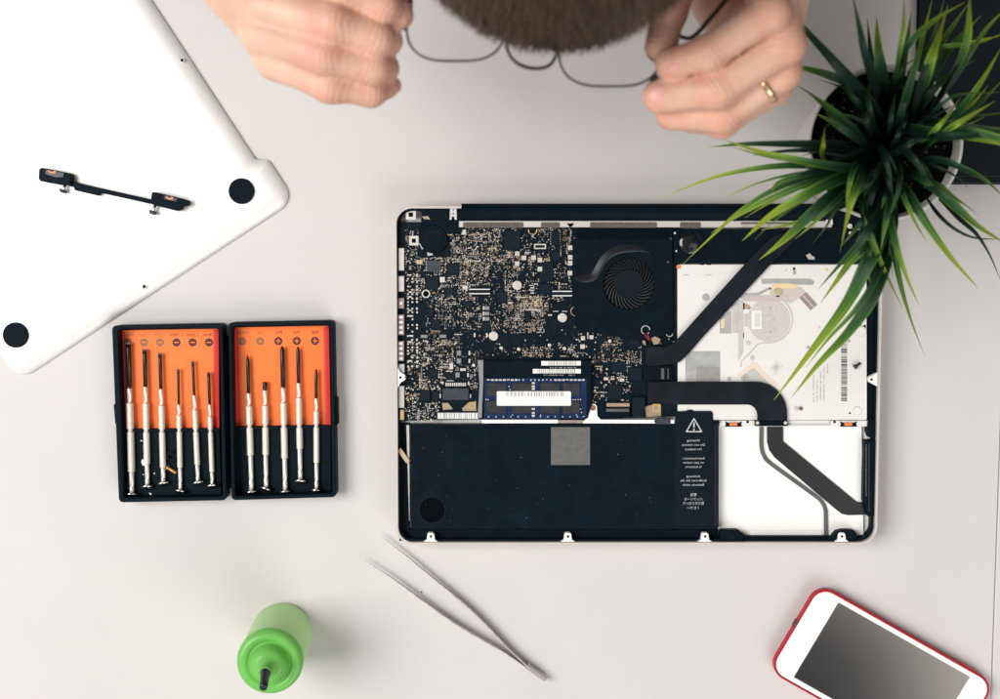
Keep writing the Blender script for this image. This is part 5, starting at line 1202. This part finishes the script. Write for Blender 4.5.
# ---- hands as chains of joints: (px, py, z mm, radius mm)
HL = dict(
    index=[(292, -30, 200, 11), (345, -14, 212, 10.4), (383, 6, 206, 9.4), (398, 14.5, 198, 8.4)],
    middle=[(268, 6, 199, 11.5), (332, 22, 212, 10.6), (376, 38, 205, 9.6), (387, 41, 192, 8.6)],
    ring=[(262, 34, 194, 11.5), (324, 55, 206, 10.4), (373, 67, 199, 9.4), (384, 68, 187, 8.5)],
    pinky=[(276, 60, 188, 11), (330, 85, 196, 9.6), (371, 92, 189, 8.0), (386, 86, 180, 7.2)],
    thumb=[(280, -62, 172, 12), (330, -44, 176, 11), (374, -14, 184, 9.8), (398, 3, 186, 8.6)],
    palm=[((250, -34, 178, 17), (280, -4, 184, 15)), ((244, -24, 176, 17), (274, 34, 184, 13.5)), ((240, -14, 174, 15), (284, 58, 178, 12)), ((252, -34, 176, 18), (300, -22, 182, 14)), ((268, 0, 172, 15), (330, 30, 176, 10))],
    wrist=[((232, -44, 172, 20), (252, -28, 176, 19)), ((238, -34, 170, 18), (250, -16, 174, 18))], arm=[(240, -36, 172, 21), (150, -170, 130, 28), (60, -330, 72, 36)])
HR = dict(
    index=[(746, -62, 206, 11), (770, 12, 222, 10), (708, 53, 216, 9.2), (671, 63.5, 207, 8.4)],
    middle=[(770, -58, 202, 11.2), (785, 45, 213, 10.4), (716, 90, 207, 9.8), (660, 96, 199, 9.4)],
    ring=[(790, -44, 192, 11), (782, 72, 200, 9.8), (722, 115, 193, 9.8), (672, 113, 184, 9.4)],
    pinky=[(796, -24, 180, 10), (776, 88, 184, 8.4), (722, 122, 177, 8.8), (690, 118, 170, 8)],
    thumb=[(722, -96, 182, 13), (690, -44, 192, 11.5), (668, 12, 198, 10), (661, 47, 199, 8.8)],
    palm=[((752, -150, 180, 18), (752, -76, 192, 14)), ((762, -150, 178, 18), (774, -70, 190, 14)), ((772, -144, 174, 16), (794, -44, 178, 12)), ((748, -150, 178, 18), (722, -100, 180, 15)), ((756, -80, 172, 16), (742, -12, 160, 13)), ((742, -70, 168, 14), (716, 0, 158, 11)), ((704, -34, 160, 13), (730, 26, 158, 12)), ((745, -10, 160, 12), (760, 30, 168, 10))],
    wrist=[((756, -172, 172, 20), (754, -150, 178, 20)), ((772, -170, 170, 18), (768, -146, 176, 18))], arm=[(764, -172, 172, 21), (850, -165, 140, 28), (950, -150, 78, 36)])
def hand_fn(H):
    segs = {}
    for f in ('index', 'middle', 'ring', 'pinky', 'thumb'): segs[f] = [(np.array(pz(x, y, z)), r) for x, y, z, r in H[f]]
    def fn(Q):
        palm = None
        for (a, b) in H['palm']+H['wrist']:
            d = sd_cone(Q, pz(*a[:3]), pz(*b[:3]), a[3], b[3]); palm = d if palm is None else smin(palm, d, 14)
        a, b = H['arm'][0], H['arm'][1]; palm = smin(palm, sd_cone(Q, pz(*a[:3]), pz(*b[:3]), a[3], b[3]), 14)
        fingers = None
        for f, ch in segs.items():
            d = None
            for i in range(len(ch)-1):
                (p, r), (q, r2) = ch[i], ch[i+1]; mid = (p+q)/2; rm = (r+r2)/2*.93
                e = np.minimum(sd_cone(Q, p, mid, r, rm), sd_cone(Q, mid, q, rm, r2)); d = e if d is None else smin(d, e, 3.0)
            # root web: finger base melts into the palm, tips stay separate
            base = np.linalg.norm(Q-ch[0][0], axis=-1); k = 2.0+8*np.clip(1-base/42, 0, 1)
            palm_d = smin(palm, d, k) if fingers is None else None
            fingers = d if fingers is None else smin(fingers, d, 1.0)
        base = np.min([np.linalg.norm(Q-ch[0][0], axis=-1) for ch in segs.values()], axis=0); k = 2.0+8*np.clip(1-base/30, 0, 1)
        return smin(palm, fingers, k)
    return fn
def bounds(H, pad=22):
    pts = [pz(*p[:3]) for f in ('index', 'middle', 'ring', 'pinky', 'thumb') for p in H[f]]+[pz(*p[:3]) for s_ in H['palm']+H['wrist'] for p in s_]
    a = np.array(pts); return a.min(0)-pad, a.max(0)+pad
# ---- head, neck, trunk, arms
HC = np.array(P(559, 51, 262)); HC[1] += 94; HC[2] = 262
fdir = np.array((0.03, -.42, -.907)); fdir /= np.linalg.norm(fdir); xdir = np.array((1, .0, .033)); xdir /= np.linalg.norm(xdir); udir = np.cross(fdir, xdir); udir = -udir if udir[1] > 0 else udir
RH = np.stack([xdir, fdir, udir], 1)
def hp(x, f, u): return tuple(HC+xdir*x+fdir*f+udir*u)
SHL = np.array((HC[0]-185, HC[1]+150, 385)); SHR = np.array((HC[0]+185, HC[1]+120, 385)); CH = np.array((HC[0], HC[1]+270, 265))
def body_fn(Q):
    d = sd_ell(Q, HC, (75, 92, 84), RH)
    d = smin(d, sd_ell(Q, hp(0, 30, -62), (56, 58, 58), RH), 30)                       # jaw
    d = smin(d, sd_cone(Q, hp(0, 82, -20), hp(0, 104, -52), 6, 11), 10)                # nose
    d = smin(d, sd_cone(Q, hp(-34, 80, -2), hp(34, 80, -2), 9, 9), 12)                 # brow
    d = smin(d, sd_cone(Q, hp(-18, 84, -86), hp(18, 84, -86), 6, 6), 8)                # lips
    d = smin(d, sd_ell(Q, hp(0, 74, -112), (20, 16, 14), RH), 14)                      # chin
    for s_ in (-1, 1):
        d = smax(d, -sd_ell(Q, hp(33*s_, 94, -24), (15, 12, 9), RH), 8)                # eye sockets
        d = smin(d, sd_ell(Q, hp(33*s_, 80, -24), (12, 12, 11), RH), 3)                # eyeballs under lids
        d = smin(d, sd_ell(Q, hp(80*s_, -6, -36), (7, 17, 28), RH), 5)                 # ears
    d = smin(d, sd_cone(Q, hp(0, -40, -60), tuple((SHL+SHR)/2+np.array((0, 0, 10))), 52, 62), 30)
    t = smin(sd_cone(Q, SHL, SHR, 62, 62), sd_ell(Q, CH, (165, 190, 110)), 50); d = smin(d, t, 30)
    for S_, H in ((SHL, HL), (SHR, HR)):
        a1, a2 = H['arm'][1], H['arm'][2]; el = np.array(pz(*a2[:3])); d = smin(d, sd_cone(Q, S_, el, 52, 38), 25); d = smin(d, sd_cone(Q, el, pz(*a1[:3]), 38, a1[3]), 18)
    return d
M_skin = None
def skin_mat():
    m = mat('skin', (.66, .36, .255), .48, spec=.35, sss=.08)
    nt = m.node_tree; b = nt.nodes['Principled BSDF']; N = nt.nodes.new; Lk = nt.links.new
    tc = N('ShaderNodeTexCoord'); nz = N('ShaderNodeTexNoise'); nz.inputs['Scale'].default_value = 38; nz.inputs['Detail'].default_value = 4; Lk(tc.outputs['Object'], nz.inputs['Vector'])
    cr = N('ShaderNodeValToRGB'); e = cr.color_ramp.elements; e[0].position = .3; e[0].color = (.60, .365, .265, 1); e[1].position = .7; e[1].color = (.72, .48, .355, 1)
    Lk(nz.outputs['Fac'], cr.inputs[0])
    aw = N('ShaderNodeAttribute'); aw.attribute_name = 'joint_w'; asn = N('ShaderNodeAttribute'); asn.attribute_name = 'joint_s'
    # redder skin over the knuckles and finger ends
    mm = N('ShaderNodeMath'); mm.operation = 'MULTIPLY'; mm.inputs[1].default_value = .62; Lk(aw.outputs['Fac'], mm.inputs[0])
    n3 = N('ShaderNodeTexNoise'); n3.inputs['Scale'].default_value = 110; n3.inputs['Detail'].default_value = 4; Lk(tc.outputs['Object'], n3.inputs['Vector'])
    mq = N('ShaderNodeMath'); mq.operation = 'MULTIPLY'; Lk(mm.outputs[0], mq.inputs[0]); Lk(n3.outputs['Fac'], mq.inputs[1]); m2 = N('ShaderNodeMath'); m2.operation = 'MULTIPLY'; m2.inputs[1].default_value = 1.7; Lk(mq.outputs[0], m2.inputs[0])
    mx = N('ShaderNodeMix'); mx.data_type = 'RGBA'; Lk(m2.outputs[0], mx.inputs[0]); Lk(cr.outputs[0], mx.inputs[6]); mx.inputs[7].default_value = (.62, .27, .20, 1); Lk(mx.outputs[2], b.inputs['Base Color'])
    # transverse creases over the joints
    mu = N('ShaderNodeMath'); mu.operation = 'MULTIPLY'; mu.inputs[1].default_value = 2.3; Lk(asn.outputs['Fac'], mu.inputs[0])
    ma = N('ShaderNodeMath'); ma.operation = 'MULTIPLY_ADD'; ma.inputs[1].default_value = 14; Lk(n3.outputs['Fac'], ma.inputs[0]); Lk(mu.outputs[0], ma.inputs[2])
    si = N('ShaderNodeMath'); si.operation = 'SINE'; Lk(ma.outputs[0], si.inputs[0]); sw = N('ShaderNodeMath'); sw.operation = 'MULTIPLY'; Lk(si.outputs[0], sw.inputs[0]); pw = N('ShaderNodeMath'); pw.operation = 'POWER'; pw.inputs[1].default_value = 4; Lk(aw.outputs['Fac'], pw.inputs[0]); n5 = N('ShaderNodeTexNoise'); n5.inputs['Scale'].default_value = 130; Lk(tc.outputs['Object'], n5.inputs['Vector']); p5 = N('ShaderNodeMath'); p5.operation = 'MULTIPLY'; Lk(pw.outputs[0], p5.inputs[0]); Lk(n5.outputs['Fac'], p5.inputs[1]); Lk(p5.outputs[0], sw.inputs[1])
    n4 = N('ShaderNodeTexNoise'); n4.inputs['Scale'].default_value = 420; n4.inputs['Detail'].default_value = 5; Lk(tc.outputs['Object'], n4.inputs['Vector'])
    hs = N('ShaderNodeMath'); hs.operation = 'MULTIPLY_ADD'; hs.inputs[1].default_value = .55; Lk(sw.outputs[0], hs.inputs[0]); Lk(n4.outputs['Fac'], hs.inputs[2])
    bp = N('ShaderNodeBump'); bp.inputs['Strength'].default_value = .55; bp.inputs['Distance'].default_value = .0007; Lk(hs.outputs[0], bp.inputs['Height']); Lk(bp.outputs['Normal'], b.inputs['Normal']); return m
M_skin = skin_mat()
person = thing('person', (HC[0], HC[1]+100, 0), 'person with short brown hair bending over the desk, holding glasses in both hands', 'person')
def build_person():
    mb = MB()
    for H in (HL, HR):
        lo, hi = bounds(H); V, F_ = nets(hand_fn(H), lo, hi, 1.7); mb.add(V.tolist(), F_.tolist(), 0, True)
    pts = np.array([HC, SHL, SHR, CH, pz(*HL['arm'][2][:3]), pz(*HR['arm'][2][:3]), pz(*HL['arm'][1][:3]), pz(*HR['arm'][1][:3])])
    V, F_ = nets(body_fn, pts.min(0)-np.array((70, 150, 75)), pts.max(0)+np.array((70, 200, 130)), 6.5); mb.add(V.tolist(), F_.tolist(), 0, True)
    A = np.array(mb.v); js = np.zeros(len(A)); jw = np.zeros(len(A)); best = np.full(len(A), 1e9)
    for H in (HL, HR):
        for f in ('index', 'middle', 'ring', 'pinky', 'thumb'):
            ch = [np.array(pz(*p[:3])) for p in H[f]]
            for i, wd in ((1, 9.5), (2, 7.0), (3, 7.5)):
                t = ch[i]-ch[i-1]; t /= np.linalg.norm(t); r = A-ch[i]; d = np.linalg.norm(r, axis=1); k = d < best
                best[k] = d[k]; js[k] = (r@t)[k]; jw[k] = np.exp(-np.maximum(0, d[k]-H[f][i][3]*.9)**2/wd**2)
    o = mb.build('body', M_skin, person, fix=False, attrs={'joint_s': js.tolist(), 'joint_w': jw.tolist()})
    md = o.modifiers.new('soften', 'SMOOTH'); md.factor = .5; md.iterations = 2
    # dark shirt over trunk and arms
    def shirt_fn(Q):
        t = smin(sd_cone(Q, SHL, SHR, 68, 68), sd_ell(Q, CH, (172, 197, 117)), 50)
        for S_, H in ((SHL, HL), (SHR, HR)):
            a1, a2 = H['arm'][1], H['arm'][2]; el = np.array(pz(*a2[:3])); t = smin(t, sd_cone(Q, S_, el, 60, 46), 25)
            t = smin(t, sd_cone(Q, el, el+(np.array(pz(*a1[:3]))-el)*.85, 46, 38), 18)
        return t
    mb = MB(); V, F_ = nets(shirt_fn, pts.min(0)-np.array((80, 150, 75)), pts.max(0)+np.array((80, 210, 140)), 8); mb.add(V.tolist(), F_.tolist(), 0, True)
    mb.build('shirt', mat('shirt_cloth', (.018, .02, .026), .85, spec=.1, bump=.4, bscale=900), person, fix=False)
build_person()
def nails():
    M_nail = mat('fingernail_pink', (.70, .36, .31), .42, spec=.4, coat=.0)
    for H, f, (ox, oy, oz) in ((HL, 'index', (3, 1.5, 6.2)), (HR, 'index', (0, -.5, 7.2)), (HR, 'middle', (-2.0, 0, 7.8)), (HL, 'pinky', (4.5, 0, 2.0))):
        a = np.array(pz(*H[f][-2][:3])); b = np.array(pz(*H[f][-1][:3])); d = (b-a)/np.linalg.norm(b-a); c = b+np.array((ox, oy, oz)); up = np.array((ox*.3, oy*.3, oz)); up = up-d*(up@d); up /= np.linalg.norm(up); s_ = np.cross(d, up)
        R = Matrix(((d[0], s_[0], up[0]), (d[1], s_[1], up[1]), (d[2], s_[2], up[2])))
        mb = MB(); mb.sphere(tuple(c), 1, 18, 12, scale=(5.6, 4.6, 1.6), rot=R); mb.build('fingernail', M_nail, person)
nails()
def ring_band():
    a, b = np.array(pz(*HR['ring'][1][:3])), np.array(pz(*HR['ring'][2][:3])); d = (b-a)/np.linalg.norm(b-a); c = a+d*np.linalg.norm(b-a)*.30
    ax = Vector(d); u = ax.orthogonal().normalized(); w = ax.cross(u); mb = MB(); r0 = 9.75; prof = [(-1.9, 0), (-1.6, .8), (0, 1.1), (1.6, .8), (1.9, 0), (1.6, -.5), (-1.6, -.5)]; n = 48; k = len(prof); V = []; F_ = []
    for i in range(n):
        q = 2*math.pi*i/n; rd = u*math.cos(q)+w*math.sin(q)
        for t, r in prof: V.append(Vector(c)+ax*t+rd*(r0+r))
    for i in range(n):
        for j in range(k): F_.append((i*k+j, i*k+(j+1) % k, ((i+1) % n)*k+(j+1) % k, ((i+1) % n)*k+j))
    mb.add(V, F_, 0, True); mb.build('wedding_ring', mat('ring_gold', (.83, .60, .34), .2, metal=1), person)
ring_band()
def hair():
    rs = np.random.RandomState(5)
    def cap_fn(Q):
        d = sd_ell(Q, HC, (82, 94, 87), RH); cut = (Q-HC)@udir+ .55*((Q-HC)@fdir)*-1   # keep the crown, back and sides
        rel = Q-HC; f = rel@fdir; u = rel@udir; x = rel@xdir
        keep = -(u+10-.35*np.maximum(f, 0)*1.6); return smax(d, keep, 6)
    mb = MB(); V, F_ = nets(cap_fn, HC-125, HC+125, 4.0); mb.add(V.tolist(), F_.tolist(), 0, True)
    hm = bpy.data.materials.new('hair_brown'); hm.use_nodes = True; nt = hm.node_tree; b = nt.nodes['Principled BSDF']; at = nt.nodes.new('ShaderNodeAttribute'); at.attribute_name = 'strand'
    cr = nt.nodes.new('ShaderNodeValToRGB'); e = cr.color_ramp.elements; e[0].color = (.010, .006, .004, 1); e[1].color = (.10, .058, .034, 1); nt.links.new(at.outputs['Fac'], cr.inputs[0]); nt.links.new(cr.outputs[0], b.inputs['Base Color']); b.inputs['Roughness'].default_value = .5; b.inputs['Specular IOR Level'].default_value = .3
    att = [.15]*len(mb.v)
    # strands: combed from the crown towards the forehead
    n = 9000; V = []; F_ = []
    for i in range(n):
        while True:
            q = rs.normal(size=3); q /= np.linalg.norm(q)
            if q[2] > -.12+.45*max(q[1], 0): break
        c = HC+RH@(q*np.array((81, 93, 86))); nrm = RH@(q/np.array((81, 93, 86))); nrm /= np.linalg.norm(nrm)
        g = fdir*.9+xdir*rs.normal(0, .16)-udir*.05+xdir*q[0]*.25; g = g-nrm*(g@nrm); g /= np.linalg.norm(g)
        L = rs.uniform(26, 52); s_ = np.cross(g, nrm); tone = float(np.clip(.40+.28*math.sin(q[0]*23+2.2*math.sin(q[1]*9))*math.sin(q[0]*9+q[2]*4)+rs.normal(0, .2), 0, 1)); w = rs.uniform(.4, .85); base = len(mb.v)+len(V)
        for k, t in enumerate((0, .35, .7, 1)):
            p = c+g*L*t+nrm*(1.0+6.5*t-6.0*t*t-L*L*t*t/230*.5); ww = w*(1-t*.85)
            V += [p+s_*ww, p-s_*ww]; att += [min(1, tone+.12*t)]*2
        for k in range(3): F_.append((base+2*k, base+2*k+1, base+2*k+3, base+2*k+2))
    o_ = len(mb.v); mb.v += [tuple(p) for p in V]
    for f in F_: mb.f.append(f); mb.mi.append(0); mb.sm.append(True)
    mb.build('hair', hm, person, fix=False, attrs={'strand': att})
hair()
# ================================================================ glasses held in both hands
def glasses():
    gz = 196; M_fr = mat('frame_dark', (.05, .038, .034), .3, metal=.6); M_tip = mat('temple_tip', (.022, .013, .009), .35)
    c = P(531, 50, gz); th = thing('glasses', tuple(c), 'thin dark wire framed glasses held open between the two hands', 'glasses')
    lg = bpy.data.materials.new('lens_glass'); lg.use_nodes = True; b = lg.node_tree.nodes['Principled BSDF']; b.inputs['Transmission Weight'].default_value = 1; b.inputs['Roughness'].default_value = .0; b.inputs['IOR'].default_value = 1.02; b.inputs['Base Color'].default_value = (.99, .99, .99, 1)
    for (cx, cy, rx, ry, dz) in ((455.5, 20, 52, 43.5, 0), (610, 43, 54.5, 46, 2)):
        pts = []
        for a in np.linspace(0, 2*math.pi, 49)[:-1]:
            sq = 1-.06*math.cos(4*a); pts.append(P(cx+rx*math.cos(a)*sq, cy-ry*math.sin(a)*sq, gz+dz-ry*math.sin(a)*.25))
        m = MB(); m.tube(pts, .62, 8, closed=True); rim = m.build('rim', M_fr, th)
        m = MB(); n = len(pts); cc = sum(pts, Vector((0, 0, 0)))/n; V = [p+Vector((0, 0, s_)) for s_ in (.5, -.5) for p in pts]+[cc+Vector((0, 0, 1.6)), cc+Vector((0, 0, .6))]
        F_ = [(i, (i+1) % n, 2*n) for i in range(n)]+[(n+(i+1) % n, n+i, 2*n+1) for i in range(n)]+[(i, n+i, n+(i+1) % n, (i+1) % n) for i in range(n)]
        m.add(V, F_, 0, True); m.build('lens', lg, rim)
    m = MB(); m.tube(smooth_path([P(x, y, gz+z) for x, y, z in ((505.8, 33, 0), (506.5, 46, 1), (511, 57, 2), (521, 65.2, 3), (535, 68.4, 3.5), (548, 66, 3), (555.5, 57, 2), (556.5, 46, 1))], 6), [.6+.4*math.sin(math.pi*i/42) for i in range(43)], 8); m.build('bridge', M_tip, th)
    for pts in ([(404.5, 30, 0), (398, 20, -2), (392, -4, -4), (390, -60, -8), (392, -130, -16)], [(664, 40, 2), (668, 30, 3), (690, 38, 3), (712, 16, 2), (735, -12, 0), (770, -60, -8)]):
        m = MB(); pa = smooth_path([P(x, y, gz+z) for x, y, z in pts], 8); n = len(pa); m.tube(pa, [.7+.55*min(1, 2*i/n) for i in range(n)], 8); m.build('temple', M_tip, th)
    m = MB(); m.tube([P(651, 80, gz+6), P(656.5, 75.5, gz+8)], 1.9, 8); m.build('hinge_end', M_tip, th)
glasses()
